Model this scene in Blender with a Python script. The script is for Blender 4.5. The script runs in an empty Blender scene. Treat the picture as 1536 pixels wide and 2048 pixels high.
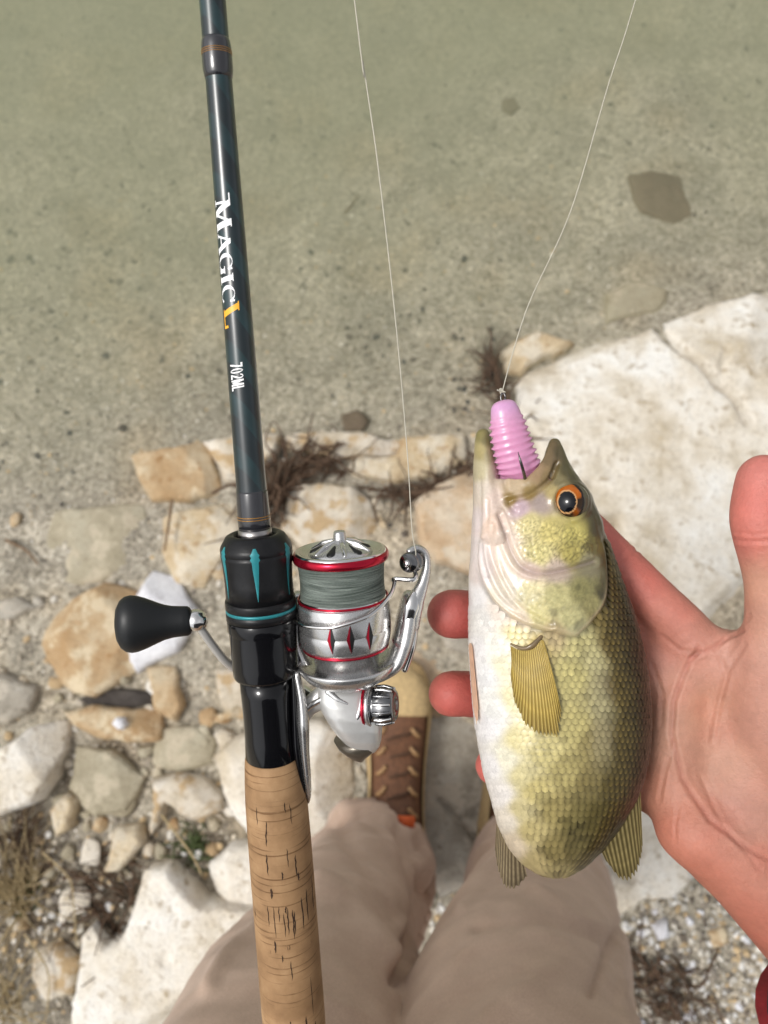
import bpy, bmesh, math, random
import numpy as np
from mathutils import Vector, Matrix
from mathutils.geometry import delaunay_2d_cdt
random.seed(7); rng = np.random.default_rng(7)
scene = bpy.context.scene
col = scene.collection

# ------------------------------------------------------------------ camera
CAM = np.array([0.0, 0.0, 1.30]); PITCH = math.radians(10.0); F = 1539.0
RIGHT = np.array([1.0, 0, 0]); UP = np.array([0, math.cos(PITCH), math.sin(PITCH)])
FWD = np.array([0, math.sin(PITCH), -math.cos(PITCH)])
cd = bpy.data.cameras.new('camera'); cam = bpy.data.objects.new('camera', cd); col.objects.link(cam)
cam.location = CAM; cam.rotation_euler = (PITCH, 0, 0)
cd.sensor_fit = 'VERTICAL'; cd.sensor_height = 34.6; cd.lens = 34.6 * F / 2048.0
cd.clip_start = 0.02; cd.clip_end = 500
cd.dof.use_dof = True; cd.dof.focus_distance = 0.312; cd.dof.aperture_fstop = 10.5
scene.camera = cam
# ------------------------------------------------------------------ sky, sun, exposure
SUN_EL, SUN_AZ = math.radians(60), math.radians(-105)      # azimuth measured from +Y towards +X
w = bpy.data.worlds.new('World'); scene.world = w; w.use_nodes = True
nt = w.node_tree; bg = nt.nodes['Background']
sky = nt.nodes.new('ShaderNodeTexSky'); sky.sky_type = 'NISHITA'; sky.sun_disc = False
sky.sun_elevation = SUN_EL; sky.sun_rotation = SUN_AZ; sky.dust_density = 4.0; sky.air_density = 1.0; sky.ozone_density = 1.0
hs = nt.nodes.new('ShaderNodeHueSaturation'); hs.inputs['Saturation'].default_value = 0.12
nt.links.new(sky.outputs[0], hs.inputs['Color']); nt.links.new(hs.outputs[0], bg.inputs[0]); bg.inputs[1].default_value = 0.15
sd = bpy.data.lights.new('sun', 'SUN'); sun = bpy.data.objects.new('sun', sd); col.objects.link(sun)
sd.energy = 1.5; sd.angle = math.radians(14); sd.color = (1.0, 0.965, 0.91)
sdir = Vector((math.sin(SUN_AZ) * math.cos(SUN_EL), math.cos(SUN_AZ) * math.cos(SUN_EL), math.sin(SUN_EL)))
sun.rotation_euler = sdir.to_track_quat('Z', 'Y').to_euler(); sun.location = (0, 0, 5)
vs = scene.view_settings; vs.view_transform = 'Standard'; vs.look = 'None'; vs.gamma = 1.0; vs.use_curve_mapping = False
vs.exposure = 0.15
scene.cycles.volume_bounces = 1

# ------------------------------------------------------------------ helpers
def cw(px, py, d):
    "photo pixel + depth along the optical axis -> world"
    return CAM + RIGHT * ((px - 768.0) / F * d) + UP * ((1024.0 - py) / F * d) + FWD * d
def cwa(P):
    P = np.asarray(P, float)
    return CAM + np.outer((P[:, 0] - 768) / F * P[:, 2], RIGHT) + np.outer((1024 - P[:, 1]) / F * P[:, 2], UP) + np.outer(P[:, 2], FWD)
def proj(V):
    Q = np.asarray(V) - CAM; d = Q @ FWD
    return np.stack([768 + F * (Q @ RIGHT) / d, 1024 - F * (Q @ UP) / d, d], 1)
def G(px, py, z=0.0):
    "photo pixel -> point on the horizontal plane at height z"
    r = RIGHT * ((px - 768.0) / F) + UP * ((1024.0 - py) / F) + FWD
    return CAM + r * ((z - CAM[2]) / r[2])
def lin(c): c = c / 255.0; return c / 12.92 if c <= 0.04045 else ((c + 0.055) / 1.055) ** 2.4
def S(r, g, b): return (lin(r), lin(g), lin(b), 1.0)
def A(r, g, b, k=0.80): return (lin(r) * k, lin(g) * k, lin(b) * k, 1.0)
def nrm(v): v = np.asarray(v, float); return v / (np.linalg.norm(v) + 1e-12)
def sm(a, b, x): t = np.clip((x - a) / (b - a), 0, 1); return t * t * (3 - 2 * t)
def vnoise(P, sc=1.0, seed=0):
    P = np.asarray(P, float) * sc; i = np.floor(P).astype(np.int64); f = P - i; f = f * f * (3 - 2 * f)
    def h(a, b, c):
        n = (a * 374761393 + b * 668265263 + c * 2147483647 + seed * 1274126177) & 0xFFFFFFFF
        n = ((n ^ (n >> 13)) * 1274126177) & 0xFFFFFFFF
        n = (n ^ (n >> 16)) & 0xFFFF
        return n / 65535.0
    r = 0
    for dx in (0, 1):
        for dy in (0, 1):
            for dz in (0, 1):
                wt = (f[:, 0] if dx else 1 - f[:, 0]) * (f[:, 1] if dy else 1 - f[:, 1]) * (f[:, 2] if dz else 1 - f[:, 2])
                r = r + wt * h(i[:, 0] + dx, i[:, 1] + dy, i[:, 2] + dz)
    return r * 2 - 1
def fbm(P, sc=1.0, oct=4, seed=0, g=0.5):
    r = 0; a = 1; t = 0
    for k in range(oct):
        r = r + a * vnoise(P, sc, seed + k * 17); t += a; a *= g; sc *= 2.03
    return r / t
def pdist(P, poly):
    "distance of 2-D points to a polyline"
    P = np.asarray(P)[:, :2]; poly = np.asarray(poly, float); best = np.full(len(P), 1e9)
    for a, b in zip(poly[:-1], poly[1:]):
        ab = b - a; t = np.clip(((P - a) @ ab) / (ab @ ab + 1e-12), 0, 1)
        best = np.minimum(best, np.linalg.norm(P - a - t[:, None] * ab, axis=1))
    return best
def inpoly(P, poly):
    P = np.asarray(P); poly = np.asarray(poly, float); x, y = P[:, 0], P[:, 1]; c = np.zeros(len(P), bool)
    for (x0, y0), (x1, y1) in zip(poly, np.roll(poly, -1, 0)):
        k = ((y0 > y) != (y1 > y)); c ^= k & (x < (x1 - x0) * (y - y0) / (y1 - y0 + 1e-12) + x0)
    return c
def smooth_poly(pts, n=10, closed=False):
    pts = np.asarray(pts, float); out = []; m = len(pts)
    rngk = range(m if closed else m - 1)
    for k in rngk:
        if closed: p0, p1, p2, p3 = pts[(k - 1) % m], pts[k], pts[(k + 1) % m], pts[(k + 2) % m]
        else: p0, p1, p2, p3 = pts[max(k - 1, 0)], pts[k], pts[k + 1], pts[min(k + 2, m - 1)]
        for t in np.linspace(0, 1, n, endpoint=False):
            out.append(0.5 * (2 * p1 + (p2 - p0) * t + (2 * p0 - 5 * p1 + 4 * p2 - p3) * t * t + (3 * p1 - p0 - 3 * p2 + p3) * t ** 3))
    if not closed: out.append(pts[-1])
    return np.array(out)

LOC = {}
def empty(name, loc, label=None, cat=None, group=None):
    o = bpy.data.objects.new(name, None); col.objects.link(o); o.location = loc; o.empty_display_size = 0.03
    LOC[o.name] = np.array(loc, float); tag(o, label, cat, group); return o
def tag(o, label=None, cat=None, group=None, kind=None):
    if label: o['label'] = label
    if cat: o['category'] = cat
    if group: o['group'] = group
    if kind: o['kind'] = kind
    return o
def mk(name, V, Fc, mat, parent=None, colr=None, smooth=True, uv=None, kind=None):
    V = np.asarray(V, float)
    if parent is None:
        loc = np.array([V[:, 0].mean(), V[:, 1].mean(), V[:, 2].min()])
    else: loc = LOC[parent.name]
    me = bpy.data.meshes.new(name); me.from_pydata((V - loc).tolist(), [], [list(map(int, f)) for f in Fc])
    me.validate(clean_customdata=False)
    if smooth: me.polygons.foreach_set('use_smooth', [True] * len(me.polygons))
    if colr is not None:
        c = np.asarray(colr, float)
        if c.shape[1] == 3: c = np.concatenate([c, np.ones((len(c), 1))], 1)
        at = me.color_attributes.new('Col', 'FLOAT_COLOR', 'POINT'); at.data.foreach_set('color', c.ravel())
    if uv is not None:
        u = me.uv_layers.new(name='UVMap'); vi = np.empty(len(me.loops), int); me.loops.foreach_get('vertex_index', vi)
        u.data.foreach_set('uv', np.asarray(uv, float)[vi].ravel())
    me.materials.append(mat); me.update()
    o = bpy.data.objects.new(name, me); col.objects.link(o)
    if parent is None: o.location = loc; LOC[o.name] = loc
    else: o.parent = parent; LOC[o.name] = loc
    if kind: o['kind'] = kind
    return o
class MB:
    def __init__(s): s.v = []; s.f = []; s.n = 0
    def add(s, V, Fc):
        V = np.asarray(V, float); s.v.append(V); s.f += [tuple(i + s.n for i in f) for f in Fc]; s.n += len(V); return s
    @property
    def V(s): return np.concatenate(s.v)
def rings(R, closed=True, caps=True):
    "list of equally long vertex rings -> verts, faces"
    n = len(R[0]); V = np.concatenate(R); Fc = []
    for k in range(len(R) - 1):
        for j in range(n if closed else n - 1):
            a = k * n + j; b = k * n + (j + 1) % n; Fc.append((a, b, b + n, a + n))
    if caps:
        c0 = len(V); V = np.concatenate([V, [R[0].mean(0)], [R[-1].mean(0)]])
        for j in range(n):
            Fc.append((c0, (j + 1) % n, j)); Fc.append((c0 + 1, (len(R) - 1) * n + j, (len(R) - 1) * n + (j + 1) % n))
    return V, Fc
def frames(P):
    P = np.asarray(P, float); T = np.gradient(P, axis=0); T /= np.linalg.norm(T, axis=1)[:, None] + 1e-12
    n = np.cross(T[0], [0.31, 0.2, 0.93]); n = nrm(n); Ns = []
    for t in T:
        n = nrm(n - t * (n @ t)); Ns.append(n)
    Ns = np.array(Ns); return T, Ns, np.cross(T, Ns)
def tube(P, r, n=12, round_ends=True, flat=None, fdir=None):
    P = np.asarray(P, float); r = np.broadcast_to(np.asarray(r, float), (len(P),)).copy()
    if round_ends:
        d0 = nrm(P[0] - P[1]); d1 = nrm(P[-1] - P[-2]); a0 = [(math.cos(t), math.sin(t)) for t in (1.45, 1.1, 0.7, 0.35)]
        P = np.concatenate([[P[0] + d0 * r[0] * s for c, s in a0], P, [P[-1] + d1 * r[-1] * s for c, s in a0[::-1]]])
        r = np.concatenate([[r[0] * c for c, s in a0], r, [r[-1] * c for c, s in a0[::-1]]])
    T, Nn, B = frames(P)
    if fdir is not None:
        Nn = np.array([nrm(np.asarray(fdir) - t * (np.asarray(fdir) @ t)) for t in T]); B = np.cross(T, Nn)
    k = 1.0 if flat is None else flat; k = np.broadcast_to(k, (len(P),)) if np.ndim(k) == 0 else np.interp(np.linspace(0, 1, len(P)), np.linspace(0, 1, len(k)), k)
    R = []
    for i in range(len(P)):
        a = np.linspace(0, 2 * math.pi, n, endpoint=False)
        R.append(P[i] + r[i] * (k[i] * np.outer(np.cos(a), Nn[i]) + np.outer(np.sin(a), B[i])))
    return rings(R)
def revolve(prof, O, ax, n=40, xdir=None, closed_ends=True):
    "profile [(radius, height)] about the axis through O"
    ax = nrm(ax); x = nrm(np.cross(ax, [0.3, 0.9, 0.1]) if xdir is None else np.asarray(xdir) - ax * (np.asarray(xdir) @ ax)); y = np.cross(ax, x)
    a = np.linspace(0, 2 * math.pi, n, endpoint=False); R = [O + h * ax + max(r, 1e-6) * (np.outer(np.cos(a), x) + np.outer(np.sin(a), y)) for r, h in prof]
    if closed_ends and prof[0][0] > 1e-5 and prof[-1][0] > 1e-5: return rings(R + [R[0]], caps=False)
    return rings(R, caps=closed_ends)
def box(c, X, Y, Z):
    c = np.asarray(c, float); V = [c + sx * np.asarray(X) + sy * np.asarray(Y) + sz * np.asarray(Z) for sz in (-1, 1) for sx, sy in ((-1, -1), (1, -1), (1, 1), (-1, 1))]
    return np.array(V), [(3, 2, 1, 0), (4, 5, 6, 7), (0, 1, 5, 4), (1, 2, 6, 5), (2, 3, 7, 6), (3, 0, 4, 7)]
def remesh(V, Fc, voxel, it=6, fac=0.5):
    me = bpy.data.meshes.new('tmp'); me.from_pydata(np.asarray(V).tolist(), [], [list(map(int, f)) for f in Fc]); o = bpy.data.objects.new('tmp', me); col.objects.link(o)
    m = o.modifiers.new('r', 'REMESH'); m.mode = 'VOXEL'; m.voxel_size = voxel; m.adaptivity = 0
    if it: s = o.modifiers.new('s', 'SMOOTH'); s.iterations = it; s.factor = fac
    e = o.evaluated_get(bpy.context.evaluated_depsgraph_get()); em = e.to_mesh()
    n = len(em.vertices); X = np.empty(n * 3); em.vertices.foreach_get('co', X); N = np.empty(n * 3); em.vertices.foreach_get('normal', N)
    Fo = [tuple(p.vertices) for p in em.polygons]; e.to_mesh_clear(); bpy.data.objects.remove(o); bpy.data.meshes.remove(me)
    return X.reshape(-1, 3), Fo, N.reshape(-1, 3)
def relax(V, Fc, wgt, it, lam=0.5):
    "Laplacian smoothing weighted per vertex"
    E = np.array([(f[i], f[(i + 1) % len(f)]) for f in Fc for i in range(len(f))]); n = len(V); deg = np.bincount(E[:, 0], minlength=n) + np.bincount(E[:, 1], minlength=n)
    for _ in range(it):
        acc = np.stack([np.bincount(E[:, 0], V[E[:, 1], k], n) + np.bincount(E[:, 1], V[E[:, 0], k], n) for k in range(3)], 1) / deg[:, None]
        V = V + (acc - V) * (lam * wgt)[:, None]
    return V
def vnormals(V, Fc):
    me = bpy.data.meshes.new('n'); me.from_pydata(V.tolist(), [], [list(f) for f in Fc]); N = np.empty(len(V) * 3); me.vertices.foreach_get('normal', N); bpy.data.meshes.remove(me); return N.reshape(-1, 3)
def shepard(P, ctrl, p=3.0, soft=12.0, yscale=1.0):
    "blend control colours [(px,py,(r,g,b)) ...]"
    P = np.asarray(P)[:, :2]; acc = np.zeros((len(P), 3)); wt = np.zeros(len(P))
    for x, y, c in ctrl:
        d2 = (P[:, 0] - x) ** 2 + ((P[:, 1] - y) * yscale) ** 2 + soft ** 2; k = d2 ** (-p / 2 - 0.5); acc += k[:, None] * np.array(A(*c)[:3]); wt += k
    return acc / wt[:, None]

# ------------------------------------------------------------------ materials
def mat(name):
    m = bpy.data.materials.new(name); m.use_nodes = True; return m, m.node_tree, m.node_tree.nodes['Principled BSDF']
def node(nt, t, **kw):
    n = nt.nodes.new(t)
    for k, v in kw.items():
        if k in n.inputs: n.inputs[k].default_value = v
        else: setattr(n, k, v)
    return n
def ramp(nt, stops, fac):
    r = nt.nodes.new('ShaderNodeValToRGB'); e = r.color_ramp.elements
    while len(e) < len(stops): e.new(0.5)
    for el, (p, c) in zip(e, stops): el.position = p; el.color = c if len(c) == 4 else (*c, 1)
    nt.links.new(fac, r.inputs[0]); return r.outputs[0]
def mixc(nt, fac, a, b, mode='MIX'):
    m = nt.nodes.new('ShaderNodeMix'); m.data_type = 'RGBA'; m.blend_type = mode
    for sock, v in ((m.inputs[0], fac), (m.inputs[6], a), (m.inputs[7], b)):
        if hasattr(v, 'is_output'): nt.links.new(v, sock)
        else: sock.default_value = v
    return m.outputs[2]
def bump(nt, bsdf, h, strength, dist, prev=None):
    b = nt.nodes.new('ShaderNodeBump'); b.inputs['Strength'].default_value = strength; b.inputs['Distance'].default_value = dist
    nt.links.new(h, b.inputs['Height'])
    if prev is not None: nt.links.new(prev, b.inputs['Normal'])
    nt.links.new(b.outputs[0], bsdf.inputs['Normal']); return b.outputs[0]
def noise(nt, sc, det=4, rough=0.55, vec=None, dim='3D'):
    n = nt.nodes.new('ShaderNodeTexNoise'); n.inputs['Scale'].default_value = sc; n.inputs['Detail'].default_value = det; n.inputs['Roughness'].default_value = rough
    if vec is not None: nt.links.new(vec, n.inputs['Vector'])
    return n.outputs[0]
def voro(nt, sc, vec=None, feat='F1', out=0, rnd=1.0):
    n = nt.nodes.new('ShaderNodeTexVoronoi'); n.feature = feat; n.inputs['Scale'].default_value = sc; n.inputs['Randomness'].default_value = rnd
    if vec is not None: nt.links.new(vec, n.inputs['Vector'])
    return n.outputs[out]
def wpos(nt): return nt.nodes.new('ShaderNodeNewGeometry').outputs['Position']
def plain(name, c, rough=0.5, metal=0.0, spec=0.5, coat=0.0, coat_r=0.05, bumps=None, vary=0.0):
    m, nt, b = mat(name); b.inputs['Roughness'].default_value = rough; b.inputs['Metallic'].default_value = metal
    b.inputs['Specular IOR Level'].default_value = spec; b.inputs['Coat Weight'].default_value = coat; b.inputs['Coat Roughness'].default_value = coat_r
    p = wpos(nt)
    if vary:
        n = noise(nt, 180, 5, 0.6, p); cc = ramp(nt, [(0.3, tuple(x * (1 - vary) for x in c[:3])), (0.7, tuple(min(1, x * (1 + vary)) for x in c[:3]))], n); nt.links.new(cc, b.inputs['Base Color'])
        nr = noise(nt, 420, 4, 0.6, p); mp = node(nt, 'ShaderNodeMapRange'); mp.inputs[3].default_value = max(rough - 0.08, 0.02); mp.inputs[4].default_value = rough + 0.12
        nt.links.new(nr, mp.inputs[0]); nt.links.new(mp.outputs[0], b.inputs['Roughness'])
    else: b.inputs['Base Color'].default_value = (*c[:3], 1)
    if bumps: bump(nt, b, noise(nt, bumps[0], 4, 0.6, p), bumps[1], bumps[2])
    return m
def stone(name, cols, spot=None, spotamt=0.45, sc=1.0, rough=0.85, seedv=(0, 0, 0), bs=1.0, patch=None):
    m, nt, b = mat(name); p = wpos(nt); mp = node(nt, 'ShaderNodeMapping'); mp.inputs['Location'].default_value = seedv; nt.links.new(p, mp.inputs['Vector']); p = mp.outputs[0]
    n1 = noise(nt, 14 * sc, 6, 0.62, p); c = ramp(nt, [(0.30, cols[0]), (0.50, cols[1]), (0.66, cols[2])], n1)
    n2 = noise(nt, 55 * sc, 5, 0.7, p)
    if spot is not None: c = mixc(nt, ramp(nt, [(spotamt + 0.10, (0, 0, 0)), (spotamt + 0.22, (1, 1, 1))], n2), c, spot)
    if patch is not None: c = mixc(nt, ramp(nt, [(0.50, (0, 0, 0)), (0.60, (1, 1, 1))], noise(nt, 24 * sc, 5, 0.65, p)), c, patch)
    n3 = noise(nt, 230 * sc, 4, 0.7, p); c = mixc(nt, 1.0, c, ramp(nt, [(0.28, (0.72, 0.71, 0.69)), (0.45, (1, 1, 1)), (0.8, (1.1, 1.1, 1.1))], n3), 'MULTIPLY')
    v = voro(nt, 130 * sc, p); c = mixc(nt, ramp(nt, [(0.08, (1, 1, 1)), (0.16, (0, 0, 0))], v), c, mixc(nt, 1.0, c, (0.5, 0.47, 0.43, 1), 'MULTIPLY'))
    nt.links.new(c, b.inputs['Base Color']); b.inputs['Roughness'].default_value = rough; b.inputs['Specular IOR Level'].default_value = 0.3
    k = bump(nt, b, n2, 0.6 * bs, 0.010); k = bump(nt, b, n3, 0.6 * bs, 0.004, k)
    return m
def vcol(name, rough=0.5, spec=0.5, coat=0.0, sss=0.0, sssr=(1, 0.3, 0.15), sscale=0.004, metal=0.0, nz=None, bumps=None, coat_r=0.08, transl=0.0):
    m, nt, b = mat(name); a = nt.nodes.new('ShaderNodeVertexColor'); a.layer_name = 'Col'; c = a.outputs[0]; p = wpos(nt)
    if nz: c = mixc(nt, 1.0, c, ramp(nt, [(0.3, (1 - nz[1],) * 3), (0.7, (1 + nz[1],) * 3)], noise(nt, nz[0], 5, 0.6, p)), 'MULTIPLY')
    nt.links.new(c, b.inputs['Base Color']); b.inputs['Roughness'].default_value = rough; b.inputs['Specular IOR Level'].default_value = spec
    b.inputs['Coat Weight'].default_value = coat; b.inputs['Coat Roughness'].default_value = coat_r; b.inputs['Metallic'].default_value = metal
    b.inputs['Subsurface Weight'].default_value = sss; b.inputs['Subsurface Radius'].default_value = sssr; b.inputs['Subsurface Scale'].default_value = sscale
    if bumps:
        k = None
        for sc, st, di in bumps: k = bump(nt, b, noise(nt, sc, 4, 0.6, p), st, di, k)
    if transl:
        tr = nt.nodes.new('ShaderNodeBsdfTranslucent'); nt.links.new(c, tr.inputs[0]); mx = nt.nodes.new('ShaderNodeMixShader'); mx.inputs[0].default_value = transl
        nt.links.new(b.outputs[0], mx.inputs[1]); nt.links.new(tr.outputs[0], mx.inputs[2]); nt.links.new(mx.outputs[0], nt.nodes['Material Output'].inputs[0])
    return m
# ------------------------------------------------------------------ ground, lake bed, water
WL = -0.012
def shore_y(x): return 0.235 + 0.10 * sm(-0.15, 0.3, x) + 0.16 * sm(0.2, 0.6, x) - 0.10 * sm(-0.2, -0.6, x)
def ground_z(x, y, fine=True):
    x = np.asarray(x, float); y = np.asarray(y, float); s = y - shore_y(x)
    z = np.where(s < 0, np.minimum(-s, 0.5) * 0.035, -0.20 * s / (1 + 0.08 * np.maximum(s, 0)))
    z = np.maximum(z, -1.0 - 0.02 * np.clip(s, 0, 20))
    P = np.stack([x.ravel(), y.ravel(), np.zeros(x.size)], 1)
    n = fbm(P, 5, 3, 3).reshape(x.shape) * 0.012 + fbm(P, 2.6, 3, 13).reshape(x.shape) * 0.055 * sm(.25, .7, s)
    if fine: n = n + (fbm(P, 28, 4, 9).reshape(x.shape) * 0.0075 + np.abs(fbm(P, 70, 2, 5).reshape(x.shape)) * 0.005) * np.where(s < 0.05, 1.0, 0.45)
    return z + n
def axis_pts(lo, hi, step, far_lo, far_hi):
    mid = np.arange(lo, hi, step); up = [hi]; s = step
    while up[-1] < far_hi: s *= 1.35; up.append(up[-1] + s)
    dn = [lo]; s = step
    while dn[-1] > far_lo: s *= 1.35; dn.append(dn[-1] - s)
    return np.array(dn[:0:-1] + list(mid) + up)
gx = axis_pts(-0.85, 0.85, 0.007, -60, 60); gy = axis_pts(-0.72, 1.42, 0.007, -40, 80)
X, Y = np.meshgrid(gx, gy); Z = ground_z(X, Y); nx = len(gx); ny = len(gy)
GV = np.stack([X.ravel(), Y.ravel(), Z.ravel()], 1)
GF = [(j * nx + i, j * nx + i + 1, (j + 1) * nx + i + 1, (j + 1) * nx + i) for j in range(ny - 1) for i in range(nx - 1)]
gp = proj(GV)
soil = np.zeros(len(GV))
for (sx, sy, rx, ry, k) in [(60, 1790, 170, 150, 1), (200, 1900, 120, 160, .9), (215, 1770, 90, 90, .9), (420, 1690, 60, 60, .8), (30, 1640, 90, 70, .7), (230, 1510, 50, 60, .7), (1330, 1990, 70, 80, .8), (580, 950, 90, 70, .9), (870, 985, 90, 30, .9), (1005, 740, 40, 60, 1), (290, 1400, 90, 22, .5), (150, 1560, 60, 60, .6), (340, 1500, 60, 40, .5), (300, 1700, 80, 60, .7)]:
    soil = np.maximum(soil, k * np.exp(-(((gp[:, 0] - sx) / rx) ** 2 + ((gp[:, 1] - sy) / ry) ** 2) ** 1.5))
soil *= (gp[:, 2] > 0)
soil = np.clip(soil * (1 + 0.7 * fbm(GV, 22, 4, 41)), 0, 1)
sand = np.array(A(184, 177, 163)[:3]); dirt = np.array(A(94, 82, 68)[:3]); ochre = np.array(A(192, 172, 142)[:3])
oc = sm(0.0, 0.5, fbm(GV, 7, 3, 77))
gc = sand * (1 - 0.35 * oc[:, None]) + ochre * 0.35 * oc[:, None]; gc = gc * (1 - soil[:, None]) + dirt * soil[:, None]
def ground_mat():
    m, nt, b = mat('shore sand and gravel'); a = nt.nodes.new('ShaderNodeVertexColor'); a.layer_name = 'Col'; p = wpos(nt)
    vn = nt.nodes.new('ShaderNodeTexVoronoi'); vn.inputs['Scale'].default_value = 190; nt.links.new(p, vn.inputs['Vector'])
    sep = nt.nodes.new('ShaderNodeSeparateColor'); nt.links.new(vn.outputs['Color'], sep.inputs[0])
    c = mixc(nt, 1.0, a.outputs[0], ramp(nt, [(0.0, (0.52, 0.5, 0.47)), (0.25, (0.85, 0.84, 0.82)), (0.6, (1.05, 1.04, 1.02)), (0.85, (1.22, 1.2, 1.17)), (1, (1.5, 1.5, 1.5))], sep.outputs[0]), 'MULTIPLY')
    n1 = noise(nt, 9, 5, 0.6, p); c = mixc(nt, 1.0, c, ramp(nt, [(0.3, (0.74, 0.74, 0.73)), (0.7, (1.18, 1.17, 1.15))], n1), 'MULTIPLY')
    n2 = noise(nt, 60, 5, 0.7, p); c = mixc(nt, 1.0, c, ramp(nt, [(0.32, (0.66, 0.64, 0.6)), (0.52, (1, 1, 1)), (0.75, (1.15, 1.15, 1.15))], n2), 'MULTIPLY')
    nt.links.new(c, b.inputs['Base Color']); b.inputs['Roughness'].default_value = 0.9; b.inputs['Specular IOR Level'].default_value = 0.25
    k = bump(nt, b, vn.outputs['Distance'], 0.7, 0.003); bump(nt, b, n2, 0.6, 0.006, k); return m
ground = mk('ground', GV, GF, ground_mat(), colr=gc); tag(ground, 'sandy gravel shore sloping down under the clear shallow water', 'ground', kind='structure')

def water_mat():
    m, nt, b = mat('shallow lake water'); nt.nodes.remove(b); out = nt.nodes['Material Output']
    tr = node(nt, 'ShaderNodeBsdfTransparent'); gl = node(nt, 'ShaderNodeBsdfGlossy', Roughness=0.02); fr = node(nt, 'ShaderNodeFresnel', IOR=1.33); mx = node(nt, 'ShaderNodeMixShader')
    bp = node(nt, 'ShaderNodeBump', Strength=0.25, Distance=0.01); nt.links.new(noise(nt, 9, 3, 0.5, wpos(nt)), bp.inputs['Height'])
    nt.links.new(bp.outputs[0], gl.inputs['Normal']); nt.links.new(bp.outputs[0], fr.inputs['Normal'])
    nt.links.new(fr.outputs[0], mx.inputs[0]); nt.links.new(tr.outputs[0], mx.inputs[1]); nt.links.new(gl.outputs[0], mx.inputs[2]); nt.links.new(mx.outputs[0], out.inputs['Surface'])
    va = node(nt, 'ShaderNodeVolumeAbsorption', Density=1.75); va.inputs['Color'].default_value = (0.78, 0.86, 0.26, 1)
    vsn = node(nt, 'ShaderNodeVolumeScatter', Density=3.8); vsn.inputs['Color'].default_value = (0.95, 1.0, 0.74, 1)
    ad = node(nt, 'ShaderNodeAddShader'); nt.links.new(va.outputs[0], ad.inputs[0]); nt.links.new(vsn.outputs[0], ad.inputs[1]); nt.links.new(ad.outputs[0], out.inputs['Volume']); return m
wv, wf = box(((0, 40.06, (WL - 2.2) / 2)), (59, 0, 0), (0, 39.96, 0), (0, 0, (WL + 2.2) / 2))
water = mk('water', wv, wf, water_mat(), smooth=False); tag(water, 'clear shallow greenish lake water over a sandy bed', 'water', kind='structure')

# ------------------------------------------------------------------ rocks
M_white = stone('white limestone', [A(194, 180, 156, .92), A(226, 218, 204, .92), A(238, 235, 228, .92)], A(184, 166, 138), 0.46, 0.8)
M_white2 = stone('pale limestone', [A(190, 174, 146, .86), A(222, 210, 190, .86), A(234, 226, 212, .86)], A(160, 142, 114), 0.48, 1.3, seedv=(3, 1, 0), patch=A(204, 176, 136))
M_tan = stone('tan limestone', [A(190, 160, 120), A(216, 196, 162), A(232, 220, 196)], A(170, 132, 88), 0.45, seedv=(1, 5, 2), patch=A(228, 216, 194))
M_orange = stone('ochre limestone', [A(184, 150, 108), A(200, 172, 134), A(216, 198, 168)], A(172, 132, 88), 0.46, seedv=(7, 2, 1), patch=A(224, 206, 174))
M_grey = stone('grey limestone', [A(150, 142, 128), A(180, 172, 158), A(204, 198, 186)], A(122, 112, 98), 0.48, seedv=(2, 8, 4), patch=A(206, 196, 180))
M_snow = stone('chalk white stone', [A(214, 212, 216), A(234, 234, 238), A(244, 244, 246)], A(205, 190, 170), 0.56, seedv=(4, 4, 1), bs=0.5)
M_brown = stone('brown bed stone', [A(112, 98, 80), A(128, 112, 92), A(140, 124, 104)], A(96, 84, 70), 0.5, seedv=(9, 4, 4))
M_bed = stone('pale bed stone', [A(166, 156, 132), A(182, 172, 148), A(190, 182, 160)], A(150, 140, 118), 0.5, seedv=(9, 1, 4), bs=0.8, patch=A(204, 192, 168))
M_dark = stone('dark stone', [A(62, 58, 54), A(78, 72, 68), A(100, 94, 88)], A(50, 46, 44), 0.5, seedv=(2, 1, 4))
M_pink = stone('pinkish limestone', [A(196, 164, 128), A(216, 190, 158), A(222, 204, 180)], A(196, 156, 112), 0.5, seedv=(5, 3, 9), patch=A(228, 212, 188))
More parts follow.
